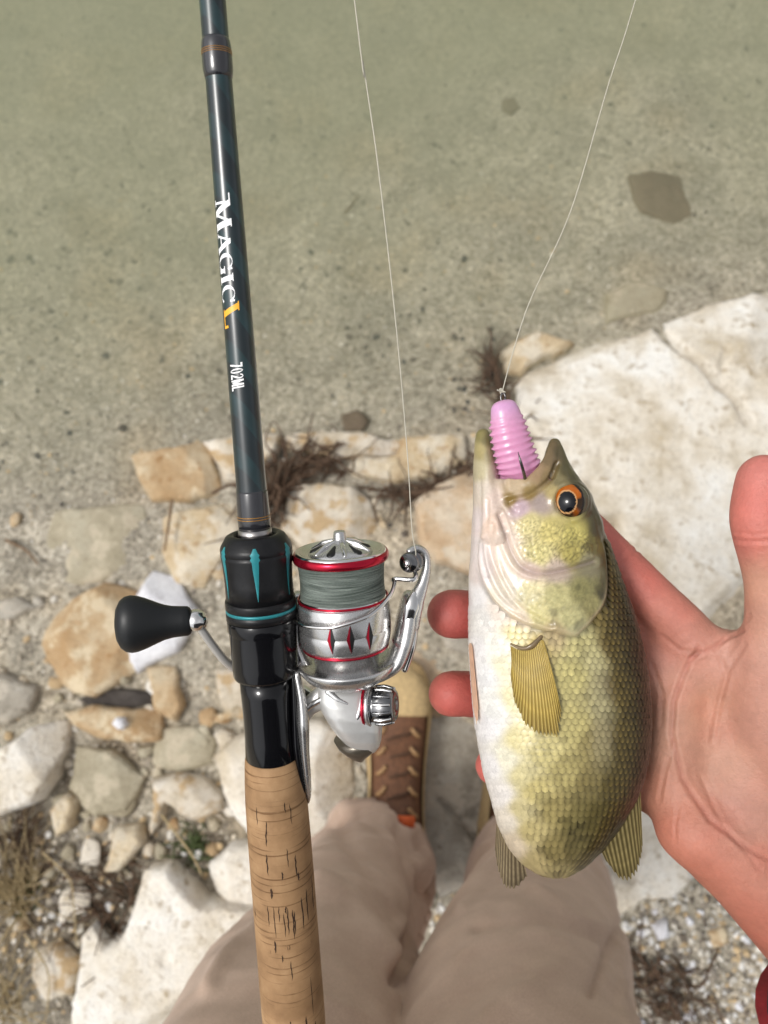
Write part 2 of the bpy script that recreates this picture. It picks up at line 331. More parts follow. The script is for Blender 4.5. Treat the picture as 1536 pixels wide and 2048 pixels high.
def rock(name, label, outline, h, m, cracks=(), bev=None, rough=0.006, tilt=(0, 0), seed=0, jag=0.005, group=None, base=None, dome=0.0, stepm=None):
    o = np.array([G(x, y, h * 0.8)[:2] for x, y in outline]); ctr = o.mean(0)
    zb = float(ground_z(o[:, 0], o[:, 1], False).min()) if base is None else base
    o = np.array([G(x, y, zb + h * 0.8)[:2] for x, y in outline]); ctr = o.mean(0); size = np.ptp(o, axis=0).max()
    step = stepm or max(0.0045, size / 85)
    pts = []
    for a, b in zip(o, np.roll(o, -1, 0)):
        k = max(1, int(np.linalg.norm(b - a) / step)); pts += [a + (b - a) * t for t in np.linspace(0, 1, k, endpoint=False)]
    pts = np.array(pts); d = np.roll(pts, -1, 0) - np.roll(pts, 1, 0); nr = np.stack([d[:, 1], -d[:, 0]], 1); nr /= np.linalg.norm(nr, axis=1)[:, None] + 1e-9
    q = np.concatenate([pts, np.full((len(pts), 1), seed * 3.1)], 1)
    pts = pts + nr * (fbm(q, 22, 4, seed)[:, None] * jag * 1.6)
    lo, hi = pts.min(0), pts.max(0); gx_, gy_ = np.meshgrid(np.arange(lo[0], hi[0], step), np.arange(lo[1], hi[1], step)); ip = np.stack([gx_.ravel(), gy_.ravel()], 1)
    ip = ip + np.random.default_rng(seed).uniform(-.3, .3, ip.shape) * step; ip = ip[inpoly(ip, pts)]; cl = np.concatenate([pts, pts[:1]])
    dd = pdist(ip, cl); ip = ip[dd > step * 0.55]
    allp = np.concatenate([pts, ip]); n0 = len(pts)
    v, e, f, *_ = delaunay_2d_cdt([Vector(p) for p in allp], [(i, (i + 1) % n0) for i in range(n0)], [], 1, 1e-7)
    v = np.array([tuple(p) for p in v])
    dd = pdist(v, cl); bv = bev if bev else min(0.014, size * 0.10); t = np.clip(dd / bv, 0, 1); P3 = np.concatenate([v, np.full((len(v), 1), seed * 1.7)], 1)
    prof = 0.55 + 0.45 * np.sqrt(np.clip(1 - (1 - t) ** 2, 0, 1))
    z = zb + h * prof + dome * (dd / (dd.max() + 1e-6)) + (fbm(P3, 16, 5, seed + 5) * rough + np.abs(fbm(P3, 34, 3, seed + 8)) * rough * -0.9) * (0.3 + 0.7 * t)
    z += (v[:, 0] - ctr[0]) * tilt[0] + (v[:, 1] - ctr[1]) * tilt[1]
    rk = np.random.default_rng(seed + 500); ext = np.abs(v - ctr).max()
    for k in range(9):   # broken faces: cut the top by tilted planes
        an = rk.uniform(0, 6.283); dv = np.array([math.cos(an), math.sin(an)]); reach = ((o - ctr) @ dv).max(); sl = rk.uniform(.25, .9); cut_ = rk.uniform(.35, .85) * reach
        z = np.minimum(z, zb + h * rk.uniform(.9, 1.02) - sl * np.maximum((v - ctr) @ dv - cut_, 0) * min(1.0, h / .045) + fbm(P3, 50, 2, seed + k) * .0012)
    z = np.maximum(z, zb + h * .15)
    for cr, cwid, cdep in cracks:
        cp = np.array([G(x, y, zb + h)[:2] for x, y in cr]); cdist = pdist(v + np.stack([fbm(P3, 40, 3, 3), fbm(P3, 40, 3, 4)], 1) * 0.004, cp); z -= cdep * np.exp(-(cdist / cwid) ** 2)
    V = np.column_stack([v, z]); isb = dd < 1e-6; bd = np.where(isb)[0]
    fs = [tuple(a) for a in f]
    # skirt down into the ground, along the boundary edges
    cnt = {}
    for a in fs:
        for i in range(len(a)):
            k = (a[i], a[(i + 1) % len(a)]); cnt[k] = 1
    be = [k for k in cnt if (k[1], k[0]) not in cnt]; ids = {}; ex = []
    for a, b in be:
        for i in (a, b):
            if i not in ids:
                ids[i] = len(V) + len(ex); dv = v[i] - ctr; ex.append([v[i][0] + dv[0] * 0.03, v[i][1] + dv[1] * 0.03, zb - 0.05])
    V = np.concatenate([V, ex]); fs += [(b, a, ids[a], ids[b]) for a, b in be]
    ob = mk(name, V, fs, m); tag(ob, label, 'rock', group); ob.data.polygons.foreach_set('use_smooth', [True] * len(ob.data.polygons)); return ob
R_ = [
 ('rock_slab', 'huge cracked white limestone slab beside the water behind the fish', [(1040,752),(1060,733),(1100,712),(1150,688),(1200,672),(1260,655),(1330,634),(1400,603),(1460,583),(1536,562),(1700,520),(1850,700),(1880,1100),(1800,1480),(1560,1560),(1420,1500),(1330,1370),(1250,1120),(1235,1040),(1160,1010),(1080,960),(1066,880),(1048,830)], .075, M_white, dict(cracks=[([(1340,630),(1352,655),(1375,688),(1410,728),(1440,765),(1475,792),(1500,840)], .0050, .045), ([(1445,765),(1452,720),(1462,690)], .005, .008)], rough=.011, jag=.006, stepm=.0058)),
 ('rock', 'tan stone tucked against the slab corner at the waterline', [(1003,702),(1040,672),(1078,657),(1112,670),(1152,682),(1135,702),(1090,718),(1045,750),(1012,742)], .035, M_tan, {}),
 ('rock', 'angular ochre stone at the water edge left of the rod', [(255,905),(330,890),(402,878),(432,930),(446,985),(380,1003),(300,1002),(275,960)], .045, M_orange, {}),
 ('rock', 'smooth white stone directly behind the rod blank at waterline', [(402,880),(470,868),(560,862),(556,905),(500,960),(450,958),(432,925)], .045, M_white2, {}),
 ('rock', 'long cream stone at the waterline above the root tangle', [(566,868),(640,864),(720,862),(800,880),(792,903),(712,918),(640,912),(572,897)], .035, M_white2, {}),
 ('rock', 'cream stone with rust brown stain beside fish jaw at waterline', [(800,872),(860,866),(932,864),(936,915),(880,948),(800,965),(712,952),(694,930),(730,912),(794,905)], .04, M_tan, {}),
 ('rock', 'rough cream stone behind the reel spool', [(575,972),(640,965),(705,968),(745,1000),(760,1060),(700,1110),(600,1100),(560,1050)], .045, M_white2, {}),
 ('rock', 'broad pinkish stone behind the fish belly', [(828,1000),(880,965),(960,932),(1050,960),(1070,1100),(960,1150),(870,1125),(838,1080)], .055, M_pink, {}),
 ('rock', 'wide sunken beige stone left of the reel seat', [(105,1020),(190,1012),(285,1008),(300,1070),(272,1140),(200,1165),(120,1170),(88,1130)], .022, M_bed, {}),
 ('rock', 'lumpy tan stone left of the reel seat collar', [(325,1035),(380,1015),(470,1005),(486,1055),(445,1105),(405,1175),(350,1165),(322,1100)], .03, M_tan, {}),
 ('rock', 'large rounded ochre stone left of the reel handle knob', [(70,1290),(100,1235),(140,1195),(205,1165),(268,1185),(305,1260),(262,1345),(185,1392),(118,1372),(86,1325)], .05, M_orange, {}),
 ('rock', 'chalk white stone behind the reel handle knob', [(300,1140),(345,1152),(398,1235),(352,1305),(270,1345),(226,1265),(268,1185)], .04, M_snow, {}),
 ('rock', 'small ochre stone below the reel handle arm', [(290,1335),(345,1335),(366,1410),(350,1445),(305,1420)], .025, M_orange, {}),
 ('rock', 'flat rusty ochre stone with a white pebble on it', [(115,1422),(180,1412),(250,1412),(312,1428),(316,1478),(250,1492),(190,1475),(138,1455)], .035, M_orange, {}),
 ('rock', 'white topped dark sided boulder at the left shore', [(-120,1560),(-20,1500),(60,1458),(112,1452),(116,1505),(95,1560),(66,1605),(-40,1650),(-130,1660)], .07, M_white, dict(tilt=(.1, .1))),
 ('rock', 'small cream stone left of the glossy black reel seat', [(432,1340),(490,1335),(540,1380),(520,1440),(450,1440),(436,1390)], .03, M_white2, {}),
 ('rock', 'big white stone between the cork handle and the boot', [(424,1512),(470,1474),(560,1445),(640,1440),(700,1480),(706,1590),(640,1690),(520,1700),(472,1648),(440,1590)], .06, M_white, {}),
 ('rock', 'cream wedge of stone left of the cork top', [(300,1562),(345,1548),(400,1556),(436,1590),(446,1625),(392,1645),(330,1612),(318,1640),(292,1680),(300,1610)], .05, M_white2, dict(tilt=(.1, .0))),
 ('rock', 'small upright tan stone in the dark soil', [(226,1662),(272,1654),(288,1692),(255,1730),(232,1750),(205,1742)], .045, M_tan, {}),
 ('rock', 'white stone touching the cork handle on its left', [(412,1735),(450,1700),(520,1690),(560,1760),(540,1850),(470,1830),(425,1790)], .06, M_white, {}),
 ('rock', 'large knobbly white boulder beside the left trouser leg', [(143,1895),(165,1868),(200,1902),(236,1882),(272,1800),(282,1752),(330,1733),(362,1770),(400,1806),(470,1815),(560,1830),(600,1960),(520,2090),(380,2130),(200,2110),(136,2050),(152,1950)], .085, M_white, dict(rough=.014)),
 ('rock', 'grey ledge of rock between the two boots', [(846,1440),(900,1430),(950,1440),(1010,1560),(1010,1690),(930,1780),(880,1800),(850,1720),(840,1580)], .028, M_grey, dict(cracks=[([(880,1600),(930,1650),(960,1690)], .004, .012)])),
 ('rock', 'pale stone beside the right trouser leg under the hand', [(1180,1640),(1290,1600),(1420,1640),(1420,1740),(1340,1800),(1285,1808),(1240,1850),(1200,1800)], .045, M_white, dict(cracks=[([(1230,1740),(1262,1760),(1280,1700)], .006, .02)])),
 ('rock', 'flat brown sunken stone in the deeper green water', [(1258,345),(1300,338),(1362,348),(1392,432),(1345,455),(1280,424)], .02, M_brown, {}),
 ('rock', 'pale sunken stone under water by the slab edge', [(1212,580),(1290,558),(1345,578),(1325,626),(1215,642)], .03, M_bed, {}),
 ('rock', 'small brown sunken stone in the shallows above the shore', [(682,828),(715,820),(738,838),(728,858),(690,858)], .018, M_brown, {}),
 ('rock', 'dark brown sunken stone near the top of the lake bed', [(1005,196),(1028,192),(1040,212),(1022,226),(1008,216)], .015, M_brown, {}),
 ('rock', 'grey stone lying left of the ochre boulder', [(-40,1340),(20,1350),(70,1375),(60,1420),(10,1450),(-50,1440)], .03, M_grey, {}),
 ('rock', 'small tan stone below the white topped boulder', [(95,1620),(130,1588),(152,1600),(140,1660),(104,1680)], .04, M_tan, {}),
 ('rock', 'small white stone at the gravel edge by the palm', [(1300,1850),(1335,1842),(1342,1878),(1318,1890)], .02, M_snow, {}),
 ('rock', 'small ochre stone in the gravel below the palm', [(1420,1868),(1450,1856),(1460,1885),(1430,1895)], .016, M_orange, {}),
 ('rock', 'cream stone left of the boulder edge at the grass', [(20,1840),(50,1832),(55,1865),(22,1870)], .022, M_white2, {}),
 ('rock', 'tan stone under the left boot toe', [(690,1310),(800,1290),(900,1330),(920,1420),(840,1460),(720,1450)], .012, M_pink, {}),
 ('rock', 'thin dark grey shard below the chalk white stone', [(150,1398),(230,1376),(300,1384),(326,1408),(262,1412),(180,1416)], .018, M_dark, {}),
 ('rock', 'speckled beige stone below the rusty ochre stone', [(146,1496),(226,1500),(282,1556),(252,1626),(184,1636),(134,1580)], .03, M_bed, {}),
 ('rock', 'flat beige stone left of the big white stone', [(316,1462),(386,1452),(428,1478),(424,1528),(360,1548),(306,1528)], .018, M_bed, {}),
 ('rock', 'low grey stone at the left shore edge', [(-40,1204),(30,1190),(72,1214),(24,1238),(-40,1240)], .018, M_grey, {}),
 ('rock', 'round white pebble on the flat rusty stone', [(222,1448),(230,1436),(244,1436),(252,1450),(244,1464),(230,1464)], .014, M_snow, dict(base=.045)),
 ('rock', 'jagged cream stone at the soil edge left of the boulder', [(66,1905),(110,1890),(150,1930),(140,1990),(90,2010),(60,1960)], .03, M_white2, {}),
 ('rock', 'dull grey stone behind the right boot', [(860,1190),(960,1170),(1010,1260),(980,1330),(890,1300)], .02, M_grey, {}),
]
for i, (n, lab, ol, h, m, kw) in enumerate(R_): rock(n, lab, ol, h, m, seed=i + 1, **kw)

# ------------------------------------------------------------------ gravel and pebbles (uncountable)
ICO = bmesh.new(); bmesh.ops.create_icosphere(ICO, subdivisions=1, radius=1.0); ICO.verts.ensure_lookup_table()
IV = np.array([v.co[:] for v in ICO.verts]); IF = np.array([[v.index for v in f.verts] for f in ICO.faces]); ICO.free()
def pebbles(name, pts, size, cols, m, sink=0.35, label=None):
    n = len(pts); r = np.random.default_rng(n)
    sc = size[:, None] * r.uniform(0.65, 1.25, (n, 3)) * np.array([1, 1, 0.65]); a = r.uniform(0, 6.28, n); jit = 1 + r.uniform(-.22, .22, (n, len(IV), 1))
    V = IV[None] * jit * sc[:, None, :]; c, s = np.cos(a)[:, None], np.sin(a)[:, None]
    V = np.stack([V[..., 0] * c - V[..., 1] * s, V[..., 0] * s + V[..., 1] * c, V[..., 2]], 2)
    V += pts[:, None, :]; V[..., 2] += (size * 0.65 * (1 - 2 * sink) * 0.9)[:, None]
    Fc = (IF[None] + (np.arange(n) * len(IV))[:, None, None]).reshape(-1, 3); C = np.repeat(cols, len(IV), 0)
    o = mk(name, V.reshape(-1, 3), Fc, m, colr=C, smooth=False); tag(o, label, 'gravel', kind='stuff'); return o
M_peb = vcol('pebble mix', rough=0.85, spec=0.3, nz=(160, 0.28), bumps=[(300, 0.5, 0.003)])
PAL = np.array([A(*c)[:3] for c in [(226,220,208),(206,196,178),(186,176,158),(160,150,136),(138,130,120),(212,186,146),(120,110,98),(236,234,230)]])
def scatter(n, box_px, smin, smax, pal, seed, mask=None):
    r = np.random.default_rng(seed); px = r.uniform(box_px[0], box_px[2], n); py = r.uniform(box_px[1], box_px[3], n)
    P = np.array([G(x, y, 0) for x, y in zip(px, py)]); 
    if mask is not None: k = mask(px, py, r); P = P[k]
    P[:, 2] = ground_z(P[:, 0], P[:, 1]); s = smin * (smax / smin) ** (r.uniform(0, 1, len(P)) ** 2.2)
    return P, s, pal[r.integers(0, len(pal), len(P))] * r.uniform(.8, 1.15, (len(P), 1))
P1 = scatter(5200, (1130, 1700, 1700, 2250), .0022, .0075, PAL, 1)
P2 = scatter(6500, (-150, 1150, 1150, 2200), .0016, .0075, PAL[[0, 1, 1, 2, 2, 3, 4, 5]], 2, lambda x, y, r: r.uniform(0, 1, len(x)) < .25 + .75 * sm(1300, 1600, y))
P3_ = scatter(900, (820, 1560, 1000, 2000), .002, .006, PAL, 4)
P4 = scatter(700, (-100, 1650, 420, 2150), .003, .009, PAL, 6)
cat_ = lambda *L: [np.concatenate([l[k] for l in L]) for k in range(3)]
gp_, gs_, gc_ = cat_(P1, P2, P3_, P4)
pebbles('gravel', gp_, gs_, gc_, M_peb, label='loose pale gravel scattered between the shore stones')
DK = np.array([A(*c)[:3] for c in [(84,80,76),(70,70,70),(112,104,94),(96,88,80)]])
B1 = scatter(3200, (-150, 250, 1250, 1150), .0016, .005, PAL[[0, 1, 2, 3, 5, 2, 3]], 11)
B2 = scatter(300, (-100, 420, 1050, 1080), .0025, .0085, DK, 12)
B3 = scatter(900, (-300, -250, 1800, 400), .002, .007, np.concatenate([PAL[[2, 3, 4, 4]], DK]), 13)
bp_, bs_, bc_ = cat_(B1, B2, B3)
pebbles('lake_bed_pebbles', bp_, bs_, bc_, M_peb, label='small dark and pale pebbles on the lake bed')

# ------------------------------------------------------------------ fist-sized stones that can be counted
ROCKPTS = [(np.array([G(x, y, 0)[:2] for x, y in ol]), lab) for n_, lab, ol, h_, m_, kw_ in R_]
def near_label(what, p):
    d = [(np.linalg.norm(P - p, axis=1).min(), lab) for P, lab in ROCKPTS]; lab = min(d)[1]; full = what + ' beside the ' + lab
    if len(full.split()) > 16: full = what + ' beside the ' + ' '.join(lab.split()[:16 - len(what.split()) - 2])
    while full.split()[-1] in ('the', 'of', 'by', 'at', 'with', 'in', 'on', 'a', 'its', 'and', 'beside', 'between', 'to', 'left', 'below', 'under', 'behind', 'two', 'above', 'it', 'rod', 'trouser', 'reel'): full = ' '.join(full.split()[:-1])
    return full
def stones(n, box_px, smin, smax, m, lab, grp, seed):
    r = np.random.default_rng(seed); b = bmesh.new(); bmesh.ops.create_icosphere(b, subdivisions=3, radius=1.0); b.verts.ensure_lookup_table(); U = np.array([q.co[:] for q in b.verts]); Fq = [[q.index for q in f.verts] for f in b.faces]; b.free()
    for k in range(n):
        x, y = r.uniform(box_px[0], box_px[2]), r.uniform(box_px[1], box_px[3]); g = G(x, y, 0); g[2] = ground_z(g[0:1], g[1:2])[0]; sz = smin * (smax / smin) ** r.uniform(0, 1)
        V = U.copy(); hd = r.normal(0, 1, (12, 3)); hd /= np.linalg.norm(hd, axis=1)[:, None]; hd[:, 2] *= .8
        for d in hd: e = V @ d; V = V - np.outer(np.maximum(e - r.uniform(.55, .85), 0), d)
        V = V * r.uniform(.6, 1.15, 3) * [1, 1, .6]; V = V + (fbm(V + k, 4, 3, k) * .06)[:, None] * V; a_ = r.uniform(0, 6.28); V = np.stack([V[:, 0] * math.cos(a_) - V[:, 1] * math.sin(a_), V[:, 0] * math.sin(a_) + V[:, 1] * math.cos(a_), V[:, 2]], 1) * sz + g + [0, 0, sz * .18]
        tag(mk('stone', V, Fq, m), near_label(lab, g[:2]), 'stone', grp)
stones(20, (-40, 1180, 480, 1900), .008, .022, M_white2, 'small cream stone', 'small cream stones on the shore', 3)
stones(14, (-40, 1000, 480, 1850), .007, .018, M_orange, 'small ochre stone', 'small ochre stones on the shore', 4)
stones(16, (1180, 1760, 1536, 2060), .006, .012, M_snow, 'small white stone', 'small white stones in the gravel', 5)
stones(12, (540, 900, 960, 1330), .007, .018, M_tan, 'small tan stone', 'small tan stones between the rocks', 6)
stones(12, (60, 1000, 480, 1500), .007, .014, M_grey, 'small grey stone', 'small grey stones on the sand', 8)

stones(26, (-40, 1340, 480, 1760), .008, .026, M_bed, 'small beige stone', 'small beige stones in the gravel', 9)
stones(16, (-40, 1340, 480, 2000), .010, .026, M_white, 'chunky white stone', 'chunky white stones by the soil', 10)
# ------------------------------------------------------------------ roots, twigs, dry grass
M_root = plain('dry root', A(96, 74, 56), 0.9, vary=0.45, bumps=(260, 0.6, 0.004)); M_twig = plain('twig', A(128, 104, 78), 0.85, vary=0.4); M_straw = plain('straw', A(178, 158, 118), 0.8, vary=0.35); M_leaf = plain('weed leaf', A(78, 92, 48), 0.6, vary=0.4)
M_rust = plain('dead leaf', A(142, 84, 54), 0.8, vary=0.4)
def tangle(name, label, cat, spine, wid, n, rad, m, h, seed, ln=0.07):
    r = np.random.default_rng(seed); mb = MB(); sp = smooth_poly([G(x, y, h)[:2] for x, y in spine], 8)
    for k in range(n):
        i = r.integers(0, len(sp)); p = np.array([*(sp[i] + r.normal(0, wid, 2)), 0]); p[2] = ground_z(p[0:1], p[1:2])[0] + r.uniform(0.0, h)
        t = nrm([*(sp[min(i + 1, len(sp) - 1)] - sp[max(i - 1, 0)]), 0]); d = nrm(t * r.choice([-1, 1]) + r.normal(0, .45, 3) * [1, 1, .5]); pts = []
        L = ln * r.uniform(.5, 1.3)
        for s in np.linspace(0, 1, 7):
            pts.append(p.copy()); d = nrm(d + r.normal(0, .28, 3) * [1, 1, .6]); p = p + d * L / 6; p[2] = max(p[2], ground_z(p[0:1], p[1:2], False)[0] + .001)
        rr = rad * r.uniform(.4, 1.4); mb.add(*tube(pts, np.linspace(rr, rr * .35, 7), 5, False))
    o = mk(name, mb.V, mb.f, m); tag(o, label, cat); return o
tangle('root_tangle', 'dark brown tangle of dried roots wedged between shore stones behind the rod', 'roots', [(520,1040),(545,985),(570,935),(620,905),(675,915)], .014, 150, .0026, M_root, .05, 3)
tangle('root_tangle', 'dark strip of dried roots between rust stained stone and pinkish stone', 'roots', [(770,985),(820,985),(880,965),(950,925)], .006, 90, .0022, M_root, .03, 5, .06)
tangle('root_tangle', 'dark clump of dead roots in the gap at the slab corner', 'roots', [(985,690),(995,740),(1020,800),(1050,870)], .006, 80, .0025, M_root, .03, 6, .06)
tangle('root_tangle', 'brown dead stems lying in the soil below the tan stone', 'roots', [(150,1760),(230,1790),(270,1840),(230,1900)], .022, 90, .0018, M_root, .02, 7, .09)
tangle('root_tangle', 'rusty brown dead stems by the right trouser leg', 'roots', [(1270,1930),(1330,1980),(1380,2050)], .022, 90, .0018, M_root, .02, 17, .07)
def tuft(label, px, py, n, hgt, m, seed, lean=(0, 0), rad=.0009, cat='grass'):
    r = np.random.default_rng(seed); mb = MB(); c = G(px, py, 0); c[2] = ground_z(c[0:1], c[1:2])[0]
    for k in range(n):
        b = c + np.array([*r.normal(0, .014, 2), -0.004]); d = nrm(np.array([lean[0], lean[1], .8]) + r.normal(0, .5, 3)); L = hgt * r.uniform(.5, 1.2); p = b.copy(); pts = []
        for s in range(7): pts.append(p.copy()); d = nrm(d + np.array([0, 0, -.16]) + r.normal(0, .08, 3)); p = p + d * L / 6; p[2] = max(p[2], c[2])
        mb.add(*tube(pts, np.linspace(rad * 1.3, rad * .4, 7), 4, False))
    return tag(mk('grass_tuft', mb.V, mb.f, m), label, cat)
tuft('dry straw tuft in the dark soil by the boulder', 60, 1790, 110, .12, M_straw, 1, (-.2, .3))
tuft('sparse dry straw tuft left of the boulder edge', 30, 1990, 60, .12, M_straw, 2, (.2, .3))
tuft('brown withered tuft below the white topped boulder', 40, 1680, 90, .07, M_root, 3, (.3, .3))
tuft('small green weed beside the cork handle stones', 395, 1690, 45, .035, M_leaf, 4, (.2, .2), .0016, 'weed')
tuft('tiny green weed among the straw in the soil', 55, 1790, 20, .03, M_leaf, 5, (0, 0), .0014, 'weed')
def twig(label, P, rad, m, h=.012):
    q = []
    for x, y in P: g = G(x, y, h); g[2] = ground_z(g[0:1], g[1:2])[0] + h; q.append(g)
    q = smooth_poly(q, 6); return tag(mk('twig', *tube(q, np.linspace(rad, rad * .6, len(q)), 7), m), label, 'twig')
twig('brown twig lying across the tan stone left of the rod', [(342, 1000), (338, 1040), (330, 1100)], .003, M_twig, .04)
twig('thin brown twig on the gravel at the far left', [(10, 1080), (50, 1100), (78, 1128)], .003, M_twig)
twig('thin dark twig on the ground above the ochre stone edge', [(425, 985), (460, 970), (500, 965)], .003, M_root, .05)
twig('dry stalk arching over the dark soil', [(95, 1700), (150, 1750), (160, 1810), (165, 1880)], .0014, M_straw, .05)
twig('dry stalk bent across the stones by the cork', [(330, 1625), (390, 1700), (410, 1740)], .0018, M_straw, .05)
twig('long dry stalk beside the large boulder', [(60, 1860), (108, 1920), (110, 1990), (95, 2060)], .0014, M_straw, .03)
twig('short sunken stick on the lake bed by the rod', [(686, 355), (700, 335), (712, 318)], .003, M_twig, .004)
# ------------------------------------------------------------------ person: trousers, boots, jacket, hand
person = empty('person', (0.09, -0.31, 0.0), 'person in tan trousers and brown boots holding a fish in one bare hand', 'person')
M_trou = None
def trouser_mat():
    m, nt, b = mat('tan cotton twill'); p = wpos(nt); n = noise(nt, 22, 5, 0.6, p); c = ramp(nt, [(0.3, A(200, 171, 150)), (0.7, A(219, 190, 169))], n)
    mp = node(nt, 'ShaderNodeMapping'); mp.inputs['Rotation'].default_value = (0.3, 0.2, 0.75); nt.links.new(p, mp.inputs['Vector'])
    wv_ = node(nt, 'ShaderNodeTexWave', Scale=420.0, Distortion=1.5); nt.links.new(mp.outputs[0], wv_.inputs['Vector'])
    n3 = noise(nt, 900, 3, 0.6, p); c = mixc(nt, 1.0, c, ramp(nt, [(0.3, (0.86, 0.86, 0.86)), (0.7, (1.1, 1.1, 1.1))], n3), 'MULTIPLY')
    nt.links.new(c, b.inputs['Base Color']); b.inputs['Roughness'].default_value = 0.9; b.inputs['Specular IOR Level'].default_value = 0.15; b.inputs['Sheen Weight'].default_value = 0.15
    k = bump(nt, b, wv_.outputs[1], 0.25, 0.0008); bump(nt, b, n3, 0.3, 0.001, k); return m
M_trou = trouser_mat()
def leg_loft(tab, n=36):
    zs = np.linspace(tab[0][0], tab[-1][0], 46); T = np.array(tab); R = []
    a = np.linspace(0, 2 * math.pi, n, endpoint=False)
    for z in zs:
        cx, cy, rx, ry = [np.interp(z, T[:, 0], T[:, k]) for k in (1, 2, 3, 4)]
        R.append(np.stack([cx + rx * np.cos(a), cy + ry * np.sin(a), np.full(n, z)], 1))
    return rings(R)
mb = MB()
mb.add(*leg_loft([(.085, -.018, -.312, .082, .082), (.13, -.020, -.312, .090, .090), (.2, -.026, -.312, .084, .088), (.3, -.035, -.31, .080, .086), (.45, -.052, -.305, .083, .090), (.62, -.070, -.315, .093, .098), (.76, -.084, -.34, .104, .108), (.86, -.07, -.36, .11, .11)]))
mb.add(*leg_loft([(.085, .218, -.318, .082, .082), (.13, .216, -.318, .090, .090), (.2, .204, -.318, .085, .088), (.3, .185, -.316, .084, .088), (.45, .150, -.312, .089, .094), (.62, .107, -.320, .099, .102), (.76, .098, -.34, .108, .110), (.86, .085, -.36, .11, .11)]))
mb.add(*leg_loft([(.76, .008, -.36, .17, .10), (.84, .008, -.365, .18, .12), (.97, .008, -.37, .17, .12)]))
V, Fc, N = remesh(mb.V, mb.f, .0045, 14)
q = V * [1, 1, 1.0]
wr = (1 - np.abs(fbm(q * [7, 7, 15], 1, 3, 21)) * 2) * .5; low = sm(.55, .12, V[:, 2]); ridge = 1 - np.abs(vnoise(np.stack([V[:, 0] * 4, V[:, 1] * 4, V[:, 2] * 26 + 1.6 * vnoise(V, 9, 4)], 1), 1, 8)) * 2
diag = 1 - np.abs(vnoise(np.stack([(V[:, 0] * .8 + V[:, 2]) * 13, V[:, 1] * 4, V[:, 2] * 3 - V[:, 0] * 4], 1), 1, 31)) * 2
pp = proj(V)
folds = np.zeros(len(V))
for pl, wd, dp in [([(600,1680),(650,1650),(720,1640),(790,1665),(830,1700)], 16, -.007), ([(610,1655),(680,1625),(760,1632),(820,1665)], 13, .006), ([(690,1680),(740,1760),(790,1830)], 18, -.005), ([(800,1640),(815,1720),(855,1790)], 14, -.008), ([(640,1780),(700,1800),(780,1920)], 22, .006), ([(850,1760),(830,1850),(790,1960)], 14, -.008), ([(1010,1720),(960,1780),(930,1830)], 12, .004), ([(1060,1790),(1140,1850),(1200,1870)], 12, .004), ([(960,1870),(1080,1860),(1200,1880)], 12, -.003), ([(420,1990),(480,1900),(520,1860)], 12, .004), ([(1180,1990),(1215,1880),(1235,1840)], 8, -.004), ([(1190,1740),(1230,1880),(1250,2048)], 7, .003)]:
    folds += dp * np.exp(-(pdist(pp, pl) / wd) ** 2) * (N[:, 1] + N[:, 2] > -.2)
V = V + N * (wr * .006 + low * ridge * .0065 + diag * .006 + fbm(V, 40, 3, 6) * .0016 + folds * 1.5)[:, None]
trousers = mk('trousers', V, Fc, M_trou, person)
# stitched side seams on the trouser legs
def on_leg(pl, zguess):
    return np.array([G(x, y, z) for (x, y), z in zip(pl, zguess)])

# boots ------------------------------------------------------------
M_btan = plain('tan suede', A(206, 178, 130), 0.9, vary=0.22, bumps=(300, 0.4, 0.002)); M_bbrown = plain('brown leather', A(112, 74, 48), 0.65, vary=0.35, bumps=(140, 0.4, 0.003))
M_bsole = plain('gum sole', A(176, 148, 104), 0.85, vary=0.2); M_lace = plain('dark lace', A(86, 60, 42), 0.9, vary=0.3); M_orange_tag = plain('orange tab', A(238, 110, 52), 0.6, vary=0.1); M_hook = plain('tan lace loop', A(168, 132, 90), 0.6, vary=0.2)
def sole_outline(k=1.0, n=44, dy=0):
    pts = smooth_poly([(0, .150), (.034, .142), (.054, .105), (.057, .06), (.048, .0), (.040, -.06), (.041, -.11), (.028, -.142), (0, -.15), (-.028, -.142), (-.040, -.11), (-.039, -.06), (-.044, .0), (-.052, .06), (-.050, .105), (-.032, .142)], 6, True)
    return pts * k
